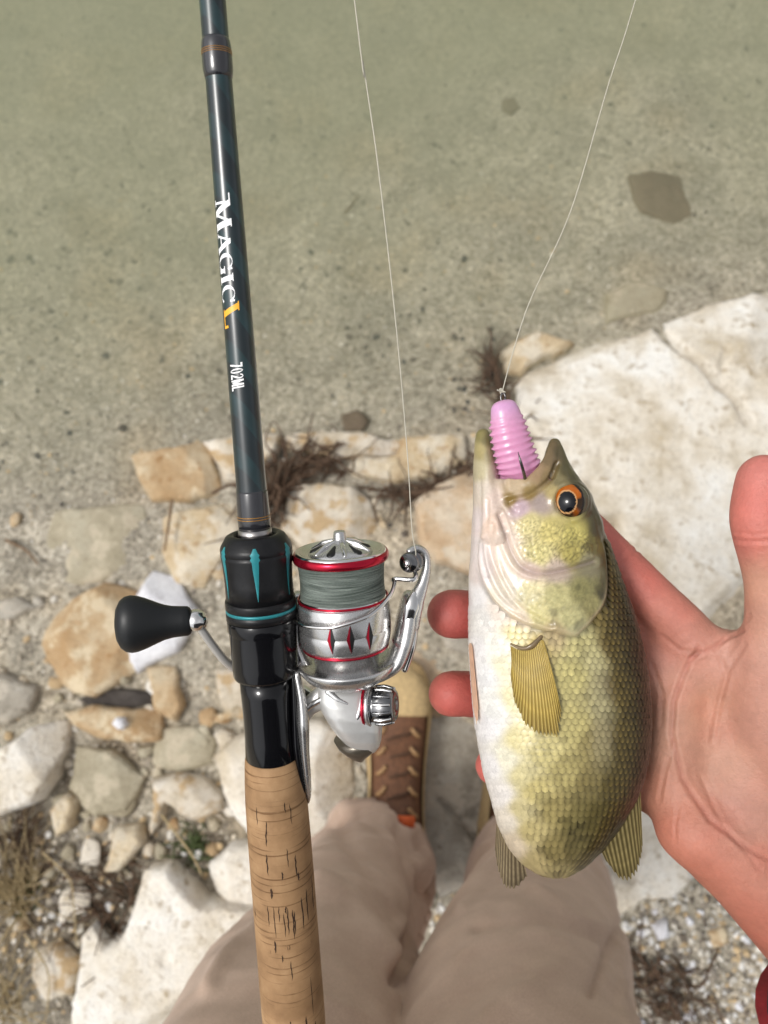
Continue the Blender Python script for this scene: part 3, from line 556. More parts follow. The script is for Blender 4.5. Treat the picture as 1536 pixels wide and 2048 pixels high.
def boot(at, mirror, rz, lab):
    ca, sa = math.cos(rz), math.sin(rz)
    def T(P):
        P = np.array(P, float); P[:, 0] *= mirror; x = P[:, 0] * ca - P[:, 1] * sa; y = P[:, 0] * sa + P[:, 1] * ca; return np.stack([x + at[0], y + at[1], P[:, 2] + at[2]], 1)
    def addm(name, V, Fc, m, par): return mk(name, T(V), Fc, m, par)
    root = empty('boot', at); root.parent = person; root.location = np.array(at) - LOC[person.name]; 
    so = sole_outline(); R = [np.column_stack([so * s, np.full(len(so), z)]) for s, z in ((.94, 0), (1.0, .006), (1.02, .014), (1.0, .026), (.93, .030))]
    mbs = MB(); mbs.add(*rings(R)); addm('sole', mbs.V, mbs.f, M_bsole, root)
    # upper: cross sections along the foot
    prof = [(.138, .018, .034), (.128, .032, .048), (.105, .045, .058), (.07, .049, .064), (.03, .045, .078), (-.01, .041, .100), (-.05, .040, .125), (-.09, .041, .15), (-.125, .034, .16), (-.138, .02, .14)]
    def sec(y, hw, top, n=20, s=1.0):
        a = np.linspace(0, math.pi, n); P = np.stack([hw * s * np.sign(np.cos(a)) * np.abs(np.cos(a)) ** .75, np.full(n, y), .024 + (top - .024) * s * np.abs(np.sin(a)) ** .75], 1); return np.concatenate([P, [[-hw * s * .9, y, .020], [hw * s * .9, y, .020]]])
    ys = np.linspace(.138, -.138, 34); pr = np.array(prof)[::-1]
    R = [sec(y, np.interp(y, pr[:, 0], pr[:, 1]), np.interp(y, pr[:, 0], pr[:, 2])) for y in ys]
    V, Fc = rings(R); V = V + np.column_stack([fbm(V, 25, 3, 2)] * 3) * .002; addm('upper', V, Fc, M_bbrown, root)
    ys = np.linspace(.1425, .068, 16); R = [sec(y, np.interp(y, pr[:, 0], pr[:, 1]) + .002, np.interp(y, pr[:, 0], pr[:, 2]) + .003) for y in ys]; addm('toe_cap', *rings(R), M_btan, root)
    for s in (-1, 1):   # pale side panels with the lace loops above
        R = []
        for y in np.linspace(.075, -.09, 16):
            hw, tp = np.interp(y, pr[:, 0], pr[:, 1]), np.interp(y, pr[:, 0], pr[:, 2]); a = np.linspace(.0, .55, 6); P = np.stack([s * (hw + .003) * np.cos(a) ** .75, np.full(6, y), .026 + (tp - .022) * np.sin(a) ** .75], 1); R.append(P)
        V, Fc = rings(R, closed=False, caps=False); addm('side_panel', V, Fc, M_btan, root)
        for k in range(5):
            y = .045 - k * .026; hw, tp = np.interp(y, pr[:, 0], pr[:, 1]), np.interp(y, pr[:, 0], pr[:, 2]); c = np.array([s * hw * .52, y, tp * .93 + .003])
            addm('lace_loop', *tube([c + [s * .007, -.006, -.004], c + [s * .002, -.002, .004], c + [s * -.003, .004, .002]], .0032, 6), M_hook, root)
    for k in range(5):
        y = .045 - k * .026; hw, tp = np.interp(y, pr[:, 0], pr[:, 1]), np.interp(y, pr[:, 0], pr[:, 2]); z = tp + .003
        P = [(-hw * .5, y, z - .006), (-hw * .25, y - .004, z), (0, y - .006, z + .002), (hw * .25, y - .010, z), (hw * .5, y - .016, z - .006)]; addm('lace', *tube(P, .0024, 6), M_lace, root)
    addm('tongue_tab', *box((-.012 * 1, -.070, .143), (.013, 0, 0), (0, .010, .006), (0, -.001, .003)), M_orange_tag, root)
    return root
bz = max(ground_z(np.array([0.0]), np.array([-.15]))[0], 0.015) + .012
boot((.020, -.170, bz), -1, math.radians(-2), 'l'); boot((.200, -.186, bz), 1, math.radians(-9), 'r')

# jacket ------------------------------------------------------------
M_red = plain('red jacket cloth', A(150, 34, 40), 0.85, vary=0.2, bumps=(500, 0.3, 0.001))
mb = MB(); mb.add(*leg_loft([(.93, .008, -.375, .185, .115), (1.1, .008, -.385, .185, .115), (1.3, .008, -.39, .20, .10), (1.40, .008, -.40, .16, .085), (1.46, .008, -.405, .07, .06)]))
cuff = cw(1712, 2055, .365); elb = np.array([.275, -.33, .83]); sho = np.array([.20, -.39, 1.34])
armP = smooth_poly([sho, (sho * .4 + elb * .6) + [.05, 0, 0], elb, cuff * .55 + elb * .45, cuff], 8)
mb.add(*tube(armP, np.interp(np.linspace(0, 1, len(armP)), [0, .4, .6, 1], [.075, .060, .052, .040]), 20))
V, Fc, N = remesh(mb.V, mb.f, .006, 10); V = V + N * (fbm(V * [9, 9, 15], 1, 3, 3) * .008)[:, None]
mk('jacket', V, Fc, plain('dark jacket cloth', A(52, 52, 56), 0.9, vary=0.2, bumps=(500, 0.3, 0.001)), person)
cf = smooth_poly([cuff + (elb - cuff) * .30, cuff + (elb - cuff) * .15, cuff, cuff + (cuff - elb) * .05], 4); mk('cuff', *tube(cf, .0425, 28, False), M_red, person)

# hand --------------------------------------------------------------
def chain(P, n=18):
    P = np.array(P, float); Q = smooth_poly(P, 7); W = cwa(Q[:, :3]); r = Q[:, 3] * Q[:, 2] / F; return tube(W, r, n)
mb = MB()
IDX = [(1600, 1560, .352, 62), (1480, 1390, .350, 58), (1384, 1276, .350, 52), (1290, 1182, .352, 48), (1208, 1100, .357, 46), (1140, 1030, .364, 42), (1085, 985, .368, 36)]
MID = [(1600, 1640, .356, 60), (1440, 1480, .356, 58), (1340, 1385, .360, 56), (1230, 1320, .372, 50), (1130, 1275, .377, 47), (1030, 1243, .368, 46), (955, 1230, .350, 48), (902, 1228, .342, 50)]
RNG = [(1600, 1710, .358, 60), (1440, 1580, .357, 58), (1340, 1490, .362, 54), (1230, 1440, .374, 48), (1130, 1412, .377, 46), (1030, 1395, .368, 45), (955, 1388, .350, 46), (902, 1388, .342, 47)]
PNK = [(1610, 1770, .356, 70), (1480, 1690, .354, 66), (1380, 1620, .356, 58), (1280, 1570, .366, 45), (1190, 1550, .370, 40), (1100, 1535, .366, 38), (1030, 1530, .358, 38), (988, 1532, .352, 39)]
for c in (IDX, MID, RNG, PNK): mb.add(*chain(c))
mb.add(*chain([(1650, 1650, .350, 110), (1580, 1500, .343, 100), (1540, 1380, .338, 82), (1540, 1290, .333, 66)]))                 # thenar
mb.add(*chain([(1560, 1360, .335, 66), (1548, 1250, .330, 56), (1541, 1160, .326, 51), (1526, 1060, .322, 60), (1523, 1020, .321, 60), (1527, 962, .321, 54)]))  # thumb
mb.add(*chain([(1520, 1330, .343, 52), (1460, 1305, .346, 46), (1400, 1290, .349, 44)]))                                               # web
mb.add(*chain([(1440, 1720, .352, 66), (1362, 1620, .352, 58), (1352, 1545, .352, 52), (1352, 1450, .351, 50), (1362, 1370, .352, 50), (1400, 1290, .352, 50)]))
mb.add(*chain([(1450, 1660, .354, 70), (1430, 1540, .356, 66), (1430, 1430, .355, 62), (1460, 1360, .352, 56)]))  # edge of the palm by the fish
mb.add(*chain([(1640, 1880, .352, 110), (1560, 1800, .348, 100), (1460, 1705, .347, 86), (1386, 1655, .348, 78)]))                    # hypothenar
mb.add(*chain([(1500, 1480, .352, 80), (1480, 1580, .352, 84), (1560, 1680, .352, 100)]))
mb.add(*chain([(1380, 1275, .354, 42), (1322, 1290, .357, 42), (1312, 1360, .358, 44)]))
mb.add(*chain([(1330, 1232, .356, 42), (1280, 1235, .361, 44), (1262, 1300, .366, 46), (1290, 1370, .362, 46)]))
mb.add(*tube([cw(1640, 1700, .354), cw(1668, 1860, .354), cw(1690, 1960, .358), cw(1715, 2080, .366)], [.024, .0275, .027, .029], 24, fdir=FWD, flat=.8))
V, Fc, N = remesh(mb.V, mb.f, .0011, 26)
pp = proj(V); V = relax(V, Fc, sm(1285, 1330, pp[:, 0]) * sm(1225, 1300, pp[:, 1]), 90); N = vnormals(V, Fc)
pp = proj(V); fr = (N @ -FWD) > -.1
disp = fbm(V, 60, 3, 5) * .0004
for pl, wd, dp in [([(1398,1296),(1372,1335),(1348,1400),(1343,1470),(1366,1560),(1420,1640),(1500,1700),(1600,1745)], 5, .0008), ([(1380,1315),(1420,1298),(1452,1278),(1486,1262)], 4, .0007), ([(1440,1318),(1452,1345),(1440,1400),(1425,1480)], 5, .0006), ([(1463,1078),(1500,1084),(1560,1080)], 4, .0005), ([(1468,1064),(1510,1070),(1560,1066)], 3, .0003), ([(1500,1232),(1470,1252),(1430,1300)], 4, .0006), ([(1490,1290),(1462,1330),(1440,1400)], 5, .0005), ([(1400,1550),(1440,1640),(1520,1740)], 4, .0004), ([(1305,1330),(1325,1390),(1322,1450)], 4, .0005), ([(1320,1270),(1360,1300),(1400,1305)], 4, .0004), ([(1360,1600),(1352,1640),(1350,1690)], 3, .0003), ([(1350,1480),(1330,1540),(1318,1600)], 4, .0005), ([(1376,1690),(1400,1650),(1430,1630)], 3, .0002), ([(1245,1130),(1275,1100)], 4, .0004), ([(1232,1120),(1258,1090)], 4, .0003)]:
    g = pdist(pp, pl); disp -= dp * np.exp(-(g / wd) ** 2) - dp * .45 * np.exp(-((g - wd * 2) / wd) ** 2)
V2 = V + N * np.where(fr, disp, 0)[:, None]
HC = [(1500,935,(224,138,130)),(1500,1010,(224,130,120)),(1495,1070,(222,132,120)),(1510,1170,(224,176,150)),(1520,1250,(216,170,148)),(1460,1290,(212,168,150)),(1230,1070,(220,124,114)),(1290,1150,(224,128,116)),(1360,1220,(226,148,132)),(1420,1270,(222,164,146)),(1330,1300,(220,150,132)),(1340,1380,(218,172,150)),(1312,1470,(206,166,144)),(1400,1420,(214,166,138)),(1450,1520,(210,166,142)),(1520,1450,(208,160,142)),(1500,1620,(204,156,138)),(1310,1600,(214,156,132)),(1320,1660,(220,142,118)),(1400,1750,(212,138,116)),(1500,1850,(204,130,110)),(1560,1750,(206,146,126)),(880,1228,(206,106,100)),(930,1230,(200,98,94)),(880,1388,(212,110,102)),(940,1388,(204,102,96)),(970,1530,(214,112,106)),(1100,1300,(205,110,100)),(1700,2000,(206,150,130))]  # skin tones as lit, with the palm's slight shading left in the colour
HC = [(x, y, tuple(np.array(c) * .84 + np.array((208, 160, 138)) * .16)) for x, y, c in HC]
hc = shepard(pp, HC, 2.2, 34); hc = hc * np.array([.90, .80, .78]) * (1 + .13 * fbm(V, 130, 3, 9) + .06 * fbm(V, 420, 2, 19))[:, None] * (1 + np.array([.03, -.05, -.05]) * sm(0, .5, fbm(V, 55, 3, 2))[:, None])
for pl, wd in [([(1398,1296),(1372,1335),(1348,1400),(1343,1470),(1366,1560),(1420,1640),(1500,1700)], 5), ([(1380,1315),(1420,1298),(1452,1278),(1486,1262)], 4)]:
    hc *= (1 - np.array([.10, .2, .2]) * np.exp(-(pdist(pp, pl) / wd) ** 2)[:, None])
cut = np.exp(-(np.hypot((pp[:, 0] - 1388) / 10, (pp[:, 1] - 1307) / 6)) ** 2)[:, None] * fr[:, None]; hc = hc * (1 - cut * .5) + np.array(A(150, 96, 74)[:3]) * cut * .5
M_skin = vcol('skin', rough=0.48, spec=0.4, sss=0.10, sssr=(1.0, 0.35, 0.2), sscale=0.004, nz=(600, 0.05), bumps=[(420, 0.35, 0.0012), (1100, 0.35, 0.0007), (2600, 0.25, 0.0003)])
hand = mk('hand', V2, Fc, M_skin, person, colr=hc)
hand['label'] = 'bare hand with open thumb, fingers curled behind the fish'
# ------------------------------------------------------------------ fish
fish = empty('fish', cw(1115, 1757, .345), 'green and gold bass held head up in the hand, mouth open', 'fish')
LY = [855, 900, 950, 1000, 1050, 1100, 1150, 1200, 1300, 1400, 1450, 1500, 1550, 1600, 1650, 1700, 1730, 1750, 1758]
LX = [965, 948, 949, 947, 943, 941, 937, 937, 938, 945, 950, 959, 968, 983, 996, 1020, 1047, 1078, 1112]
RY = [872, 900, 930, 960, 1000, 1050, 1100, 1150, 1200, 1250, 1300, 1350, 1400, 1450, 1500, 1550, 1600, 1650, 1700, 1730, 1750, 1758]
RX = [1115, 1125, 1140, 1158, 1183, 1205, 1222, 1240, 1258, 1275, 1286, 1295, 1300, 1302, 1298, 1290, 1272, 1243, 1205, 1172, 1142, 1116]
BY = [950, 1000, 1100, 1200, 1300, 1450, 1550, 1650, 1700, 1740, 1758]; BT = [.0135, .0165, .0205, .0225, .0238, .0238, .0225, .0195, .017, .012, .006]
DY = [950, 1200, 1500, 1600, 1660, 1700, 1740, 1758]; DC = [.3215, .325, .327, .3305, .335, .340, .348, .356]
ang = np.linspace(0, 2 * math.pi, 64, endpoint=False)
def fx(y): return np.interp(y, LY, LX), np.interp(y, RY, RX), np.interp(y, BY, BT), np.interp(y, DY, DC)
def fsurf(y, th):
    l, r, b, d = fx(y); cx, a = (l + r) / 2, (r - l) / 2
    return np.stack([cx + a * np.cos(th), np.broadcast_to(y, np.shape(th)), d - b * np.sin(th)], -1)
def fring(y, s=1.0, yy=None):
    p = fsurf(y, ang); l, r, b, d = fx(y); c = np.array([(l + r) / 2, y, d]); p = c + (p - c) * [s, 1, s]
    if yy is not None: p[:, 1] = yy
    return cwa(p)
R = [fring(965, .12, 1030), fring(965, .45, 1008), fring(965, .68, 985), fring(962, .82, 966), fring(958, .90, 957), fring(960, .97, 957)]
R += [fring(y) for y in list(np.arange(972, 1700, 12)) + list(np.linspace(1702, 1757, 12))]
mb = MB(); mb.add(*rings(R))
def tubep(P, r, k, n=20):
    P = np.array(P, float); Q = smooth_poly(P, 6); rr = np.interp(np.linspace(0, 1, len(Q)), np.linspace(0, 1, len(P)), r); return tube(cwa(Q), rr * Q[:, 2] / F, n, fdir=FWD, flat=k)
mb.add(*tubep([(966, 872, .3215), (969, 910, .3215), (973, 970, .322), (988, 1060, .323)], [15, 21, 26, 42], [1.3, 2.0, 2.3, 2.0]))
mb.add(*tubep([(1109, 888, .321), (1111, 928, .3213), (1114, 962, .3215), (1122, 1005, .322), (1140, 1060, .323)], [12, 27, 43, 60, 66], [1.5, 1.55, 1.4, 1.2, 1.1]))
mb.add(*tubep([(1108, 888, .3165), (1096, 926, .3118), (1068, 962, .3080), (1026, 988, .3090)], [9, 14, 16, 9], [.55, .5, .5, .6]))
mb.add(*tubep([(1130, 1590, .335), (1132, 1625, .37), (1136, 1650, .41), (1138, 1660, .43)], [95, 75, 52, 44], [.6, .6, .5, .4]))
V, Fc, N = remesh(mb.V, mb.f, .00062, 7)
pp = proj(V); front = (N @ -FWD); fr = sm(-.25, .2, front)
OPER = [(1000,1010),(975,1040),(958,1100),(962,1150),(978,1185),(1000,1215),(1036,1243),(1083,1258),(1120,1266),(1149,1274),(1165,1262),(1182,1245),(1205,1213),(1214,1180),(1214,1140),(1208,1090),(1195,1050),(1180,1000),(1080,960)]
OP = smooth_poly(OPER, 5, True); dop = pdist(pp, np.concatenate([OP, OP[:1]])); dop = np.where(inpoly(pp, OP), dop, -dop)
disp = .0016 * sm(-3, 8, dop) * sm(1010, 1130, pp[:, 1])
PRE = [(998,1030),(1010,1065),(1022,1100),(1042,1132),(1080,1147),(1130,1140),(1182,1124)]
CHEEK = [(1020,1040),(1060,1030),(1100,1040),(1180,1060),(1185,1118),(1130,1133),(1082,1138),(1048,1122),(1030,1090)]
GR = [(PRE, 5, .0011), ([(985,1050),(985,1100),(1002,1160),(1040,1215),(1100,1250)], 5, .0008), ([(968,1080),(975,1140),(1000,1195),(1060,1240)], 4, .0006), ([(975,1000),(975,1060),(985,1120),(1020,1190)], 4, .0006), ([(960,960),(962,1020),(958,1080)], 4, .0004), ([(1020,1002),(1060,990),(1098,962),(1112,930)], 5, .0010), ([(1012,1003),(1022,1012),(1030,1020)], 5, .0007), ([(1030,1030),(1060,1018),(1095,1008),(1108,1020)], 6, .0004), ([(1050,1170),(1100,1200),(1140,1240)], 3, .00025), ([(1075,1165),(1130,1185),(1180,1200)], 3, .0002), ([(1108,1270),(1085,1278),(1065,1290)], 6, .0008), ([(1003,900),(1006,940),(1012,975)], 4, .0004)]
for pl, wd, dp in GR:
    g = pdist(pp, smooth_poly(pl, 5)); disp -= dp * (np.exp(-(g / wd) ** 2) - .5 * np.exp(-((g - 2.1 * wd) / wd) ** 2))
ej = np.hypot(pp[:, 0] - 1139, pp[:, 1] - 1004); disp += -.0016 * np.exp(-(ej / 26) ** 4) + .0012 * np.exp(-((ej - 36) / 7) ** 2)
ch = sm(-4, 14, np.where(inpoly(pp, smooth_poly(CHEEK, 4, True)), 1, -1) * pdist(pp, np.concatenate([CHEEK, CHEEK[:1]])))
def cells(P, size, seed=0):
    "distance to nearest / second nearest jittered cell centre (2-D)"
    q = P[:, :2] / size; i = np.floor(q).astype(int); b1 = np.full(len(q), 9.); b2 = b1.copy(); r_ = np.zeros(len(q))
    for dx in (-1, 0, 1):
        for dy in (-1, 0, 1):
            c = i + [dx, dy]; h = (c[:, 0] * 73856093 ^ c[:, 1] * 19349663 ^ seed * 83492791) & 0xFFFF; jx = ((h * 1103515245 + 12345) & 0xFFFF) / 65535.; jy = ((h * 22695477 + 1) & 0xFFFF) / 65535.
            d = np.hypot(q[:, 0] - c[:, 0] - jx, q[:, 1] - c[:, 1] - jy); b2 = np.minimum(b2, np.maximum(d, b1)); m = d < b1; r_ = np.where(m, jx, r_); b1 = np.minimum(b1, d)
    return b1, b2, r_
c1, c2, cr_ = cells(pp + np.column_stack([fbm(V, 150, 2, 1), fbm(V, 150, 2, 2), fbm(V, 10, 1, 2)]) * 7, 9.0, 3); net = sm(.0, .35, c2 - c1)
disp += ch * (.00042 * net + .00025 * cr_)
disp += .0001 * fbm(V, 400, 2, 4) + .00022 * fbm(V, 140, 3, 14)
V2 = V + N * (disp * fr)[:, None]
FC = [(962,868,(148,140,84)),(975,880,(120,112,72)),(958,900,(186,174,118)),(985,905,(150,138,104)),(955,940,(206,196,160)),(998,945,(190,170,150)),(960,985,(222,208,192)),(990,1000,(228,206,192)),(950,1040,(222,208,204)),(985,1050,(232,206,188)),(950,1100,(226,214,210)),(1005,1080,(236,216,200)),(965,1140,(226,212,206)),(1020,1130,(234,216,196)),(1010,1180,(234,222,204)),(945,1200,(236,232,230)),(950,1300,(238,234,232)),(965,1240,(236,232,226)),
 (1030,975,(206,184,150)),(1022,998,(158,132,62)),(1060,985,(162,138,74)),(1092,955,(150,128,84)),(1075,945,(176,148,112)),(1100,915,(132,112,78)),(1112,880,(112,94,62)),(1120,905,(96,84,52)),(1135,940,(92,84,50)),(1040,1015,(206,180,186)),(1080,1005,(178,160,152)),(1105,985,(196,180,120)),(1120,965,(132,122,84)),(1155,960,(78,70,44)),(1060,1045,(226,218,150)),(1100,1060,(224,216,128)),(1150,1070,(206,200,104)),(1075,1110,(226,220,146)),(1140,1110,(190,182,92)),(1185,1090,(120,110,52)),(1200,1060,(72,64,36)),(1195,1010,(66,58,36)),(1175,985,(70,62,40)),(1215,1120,(78,70,32)),(1110,1142,(196,176,160)),(1170,1128,(150,142,110)),(1060,1142,(220,196,182)),
 (1060,1180,(234,226,176)),(1110,1190,(206,202,140)),(1160,1180,(150,146,92)),(1075,1225,(226,220,156)),(1140,1235,(200,196,138)),(1150,1260,(176,172,128)),(1185,1210,(150,144,92)),(1210,1190,(84,76,40)),(1040,1240,(226,208,184)),(1000,1225,(232,218,204)),(1110,1268,(196,178,132)),
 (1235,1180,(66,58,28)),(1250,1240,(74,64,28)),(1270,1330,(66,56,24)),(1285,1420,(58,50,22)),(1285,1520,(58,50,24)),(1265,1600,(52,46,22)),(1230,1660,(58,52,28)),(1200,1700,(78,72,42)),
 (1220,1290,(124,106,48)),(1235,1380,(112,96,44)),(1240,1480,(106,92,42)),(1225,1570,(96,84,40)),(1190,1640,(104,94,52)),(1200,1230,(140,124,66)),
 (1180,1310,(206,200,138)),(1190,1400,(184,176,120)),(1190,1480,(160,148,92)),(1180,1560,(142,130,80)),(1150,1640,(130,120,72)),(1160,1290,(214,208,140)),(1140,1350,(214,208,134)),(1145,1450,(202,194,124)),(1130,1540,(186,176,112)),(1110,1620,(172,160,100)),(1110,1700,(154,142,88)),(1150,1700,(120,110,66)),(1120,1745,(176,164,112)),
 (1090,1500,(216,208,140)),(1070,1580,(208,198,128)),(1060,1660,(206,194,132)),(1070,1730,(204,190,132)),(1040,1480,(226,218,160)),(1030,1400,(230,224,178)),(1010,1330,(234,228,196)),(1030,1270,(222,212,150)),(1070,1300,(206,190,110)),(1000,1290,(238,234,222)),
 (970,1350,(238,236,234)),(975,1450,(238,235,234)),(985,1530,(238,234,232)),(1000,1590,(236,230,224)),(1015,1640,(232,222,206)),(1025,1690,(228,212,186)),(990,1420,(238,236,230)),(1010,1520,(234,228,204)),(1045,1550,(222,214,160)),(1040,1620,(216,206,154))]
def desat(c):
    c = np.array(c, float); k = min(max((c[0] - c[2] - 30) / 60, 0), 1); g = c.mean(); return tuple((c + (g - c) * .20 * k) * (1 - .05 * k) * (1 + k * np.array([.02, -.025, -.07])))
FC = [(x, y, desat(c)) for x, y, c in FC]
LAT = smooth_poly([(1196,1010),(1206,1100),(1204,1180),(1203,1250),(1212,1300),(1224,1345),(1232,1410),(1232,1480),(1225,1545),(1206,1620),(1172,1690),(1140,1740)], 6)
def lat_dist(P2):
    "signed pixels to the back side of the lateral line"
    return P2[:, 0] - np.interp(P2[:, 1], LAT[:, 1], LAT[:, 0])
BK = np.array(A(74, 62, 28)[:3]); BK2 = np.array(A(30, 26, 14)[:3])  # dark olive back; near-black outer tone also paints in the edge shading
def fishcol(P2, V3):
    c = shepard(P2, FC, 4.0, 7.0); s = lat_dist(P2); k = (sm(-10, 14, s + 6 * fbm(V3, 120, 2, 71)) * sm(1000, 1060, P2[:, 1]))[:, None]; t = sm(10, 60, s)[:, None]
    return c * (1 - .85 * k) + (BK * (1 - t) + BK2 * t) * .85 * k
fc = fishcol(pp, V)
fc *= (1 + .30 * ch * (net - .6) * 1.6 + .25 * ch * (cr_ - .5))[:, None]
spk = sm(.28, .6, fbm(V, 330, 2, 51)) * ch; fc *= (1 - .35 * spk)[:, None]
opm = sm(0, 12, dop) * sm(1140, 1165, pp[:, 1]); gil = opm * sm(1020, 1070, pp[:, 0] - .0 * pp[:, 1]); fc *= (1 + gil * (.22 * fbm(V, 520, 2, 33) + .14 * (net - .6)))[:, None]; V2 = V2 + N * (gil * (.00018 * net + .00022 * fbm(V, 380, 2, 34)) * fr)[:, None]; spk = sm(.2, .55, fbm(V, 210, 3, 61)) * opm; fc *= (1 - .38 * spk)[:, None]
fc *= (1 + .10 * fbm(V, 160, 3, 7))[:, None]
edge = np.exp(-(np.abs(dop - 5) / 5) ** 2) * sm(1150, 1200, pp[:, 1]); ec = np.array(A(214, 194, 156)[:3]); fc = fc * (1 - .5 * edge[:, None]) + ec * .5 * edge[:, None]
line = np.exp(-(np.abs(dop + 4) / 4) ** 2) * sm(1120, 1200, pp[:, 1]); fc *= (1 - .45 * line)[:, None]
veins = np.exp(-(pdist(pp, smooth_poly(PRE, 5)) / 4) ** 2); fc = fc * (1 - .4 * veins[:, None]) + np.array(A(150, 128, 130)[:3]) * .4 * veins[:, None]
inside = (np.abs(pp[:, 1] - 985) < 60) & (front < .15) & (N @ UP > .25) & (pp[:, 0] > 985) & (pp[:, 0] < 1105); fc[inside] = fc[inside] * .2 + np.array(A(206, 158, 150)[:3]) * .8
M_fish = vcol('wet fish skin', rough=0.34, spec=0.5, coat=0.25, coat_r=0.14, sss=0.06, sssr=(1, .6, .4), sscale=.002, nz=(900, .07), bumps=[(700, .12, .0008)])
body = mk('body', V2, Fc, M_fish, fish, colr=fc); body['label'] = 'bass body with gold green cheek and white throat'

# scales: one small overlapping plate each, joined because there are thousands
SU = np.array([(-.56, -.55), (0, -.62), (.56, -.55), (-.60, .05), (0, .05), (.60, .05), (-.40, .50), (0, .66), (.40, .50)]); SH = np.array([-.00012, -.0001, -.00012, .00022, .00036, .00022, .00028, .00034, .00028])
SQ = [(0, 1, 4, 3), (1, 2, 5, 4), (3, 4, 7, 6), (4, 5, 8, 7)]
sv, sf, sc_ = [], [], []; n0 = 0; row = 0; y = 1085.0
th_t = np.linspace(0, 2 * math.pi, 721)
while y < 1748:
    P = fsurf(y, th_t); W = cwa(P); arc = np.concatenate([[0], np.cumsum(np.linalg.norm(np.diff(W, axis=0), axis=1))]); stp = .00285; cnt = int(arc[-1] / stp)
    s0 = (np.arange(cnt) + (row % 2) * .5) * arc[-1] / cnt; tc = np.interp(s0 % arc[-1], arc, th_t); P0 = fsurf(y, tc)
    dmm = pdist(P0, np.concatenate([OP, OP[:1]])); ins = inpoly(P0, OP); keep = ~(ins | (dmm < 3)) | (np.sin(tc) < -.05)
    keep &= ~((y < 1290) & (P0[:, 0] < 1150) & (np.sin(tc) > -.05) & (P0[:, 1] < 1215)); keep &= (y > 1215) | (P0[:, 0] > 1190)
    tc = tc[keep]; arck = s0[keep]; wrel = (P0[keep, 0] - fx(y)[0]) / (fx(y)[1] - fx(y)[0])
    if len(tc):
        sz = np.clip(.78 + .5 * wrel, .7, 1.12) * (1 + rng.uniform(-.06, .06, len(tc)))
        ss = (arck[:, None] + SU[None, :, 0] * stp * 1.02) % arc[-1]; tt = np.interp(ss, arc, th_t); yy = y + SU[None, :, 1] * 15.5 * np.ones((len(tc), 1)) + rng.uniform(-1.2, 1.2, (len(tc), 1))
        yy = np.minimum(yy, 1757)
        PP = fsurf(yy, tt); W = cwa(PP.reshape(-1, 3))
        e1 = cwa(fsurf(yy, tt + .02).reshape(-1, 3)) - cwa(fsurf(yy, tt - .02).reshape(-1, 3)); e2 = cwa(fsurf(np.minimum(yy + 3, 1758), tt).reshape(-1, 3)) - cwa(fsurf(yy - 3, tt).reshape(-1, 3)); nn = np.cross(e2, e1); nn /= np.linalg.norm(nn, axis=1)[:, None] + 1e-12
        cc = cwa(np.array([[(fx(y)[0] + fx(y)[1]) / 2, y, fx(y)[3]]]))[0]; sg = np.sign(((W - cc) * nn).sum(1)); nn *= sg[:, None]
        bel = sm(.30, .10, wrel); tiltr = rng.uniform(.75, 1.25, len(tc)) * (1 - .55 * bel)
        hh = (SH[None] * tiltr[:, None] * 1.7 + .00010).reshape(-1); W = W + nn * hh[:, None]
        bc = fishcol(PP.reshape(-1, 3), W); dark = sm(-12, 18, lat_dist(fsurf(np.full(len(tc), y), tc))); flank = sm(.18, .35, wrel) * (1 - dark)
        # pale centre, darker free edge; stronger towards the back
        pat_d = np.array([.35, .35, .35, .45, 1.6, .5, .9, 3.4, .8]); pat_f = np.array([.40, .46, .40, .74, 1.16, .74, .98, 1.26, .98]); pat_b = np.array([.97, .97, .97, 1.0, 1.01, 1.0, .97, 1.0, .97])
        pat = pat_d[None] * dark[:, None] + pat_f[None] * flank[:, None] + pat_b[None] * (1 - dark - flank)[:, None]
        # dark blotches along the side near the tail
        q = cwa(fsurf(np.full(len(tc), y), tc)); bl = sm(.0, .35, fbm(q * [1, 1, 1], 330, 2, 88)) * sm(1520, 1640, y) * np.exp(-((wrel - .55) / .26) ** 2); bl2 = sm(.1, .4, fbm(q, 260, 2, 98)) * flank * .25
        pat = pat * (1 - .62 * bl[:, None] * np.array([.1, .3, .1, .9, .35, 1, .4, .6, 1.2])[None] - bl2[:, None]) * rng.uniform(.9, 1.1, (len(tc), 1))
        sil = (sm(.62, .70, wrel) * sm(.82, .74, wrel) * sm(1250, 1350, y) * sm(1560, 1480, y))[:, None]; bcol = bc.reshape(len(tc), 9, 3); bcol = bcol * (1 - .25 * sil[..., None]) + np.array(A(176, 170, 150)[:3]) * .25 * sil[..., None]  # silver sheen on the upper flank, painted into the scale colours
        C = bcol * pat[..., None]
        sv.append(W); sc_.append(C.reshape(-1, 3)); 
        for k in range(len(tc)): sf += [tuple(n0 + k * 9 + i for i in f) for f in SQ]
        n0 += len(tc) * 9
    row += 1; y += 12.2
M_scale = vcol('fish scale', rough=0.38, spec=0.38, coat=0.06, coat_r=0.15, metal=0.05, nz=(1200, .10))
scl = mk('scales', np.concatenate(sv), sf, M_scale, fish, colr=np.clip(np.concatenate(sc_), 0, 1), kind='stuff')

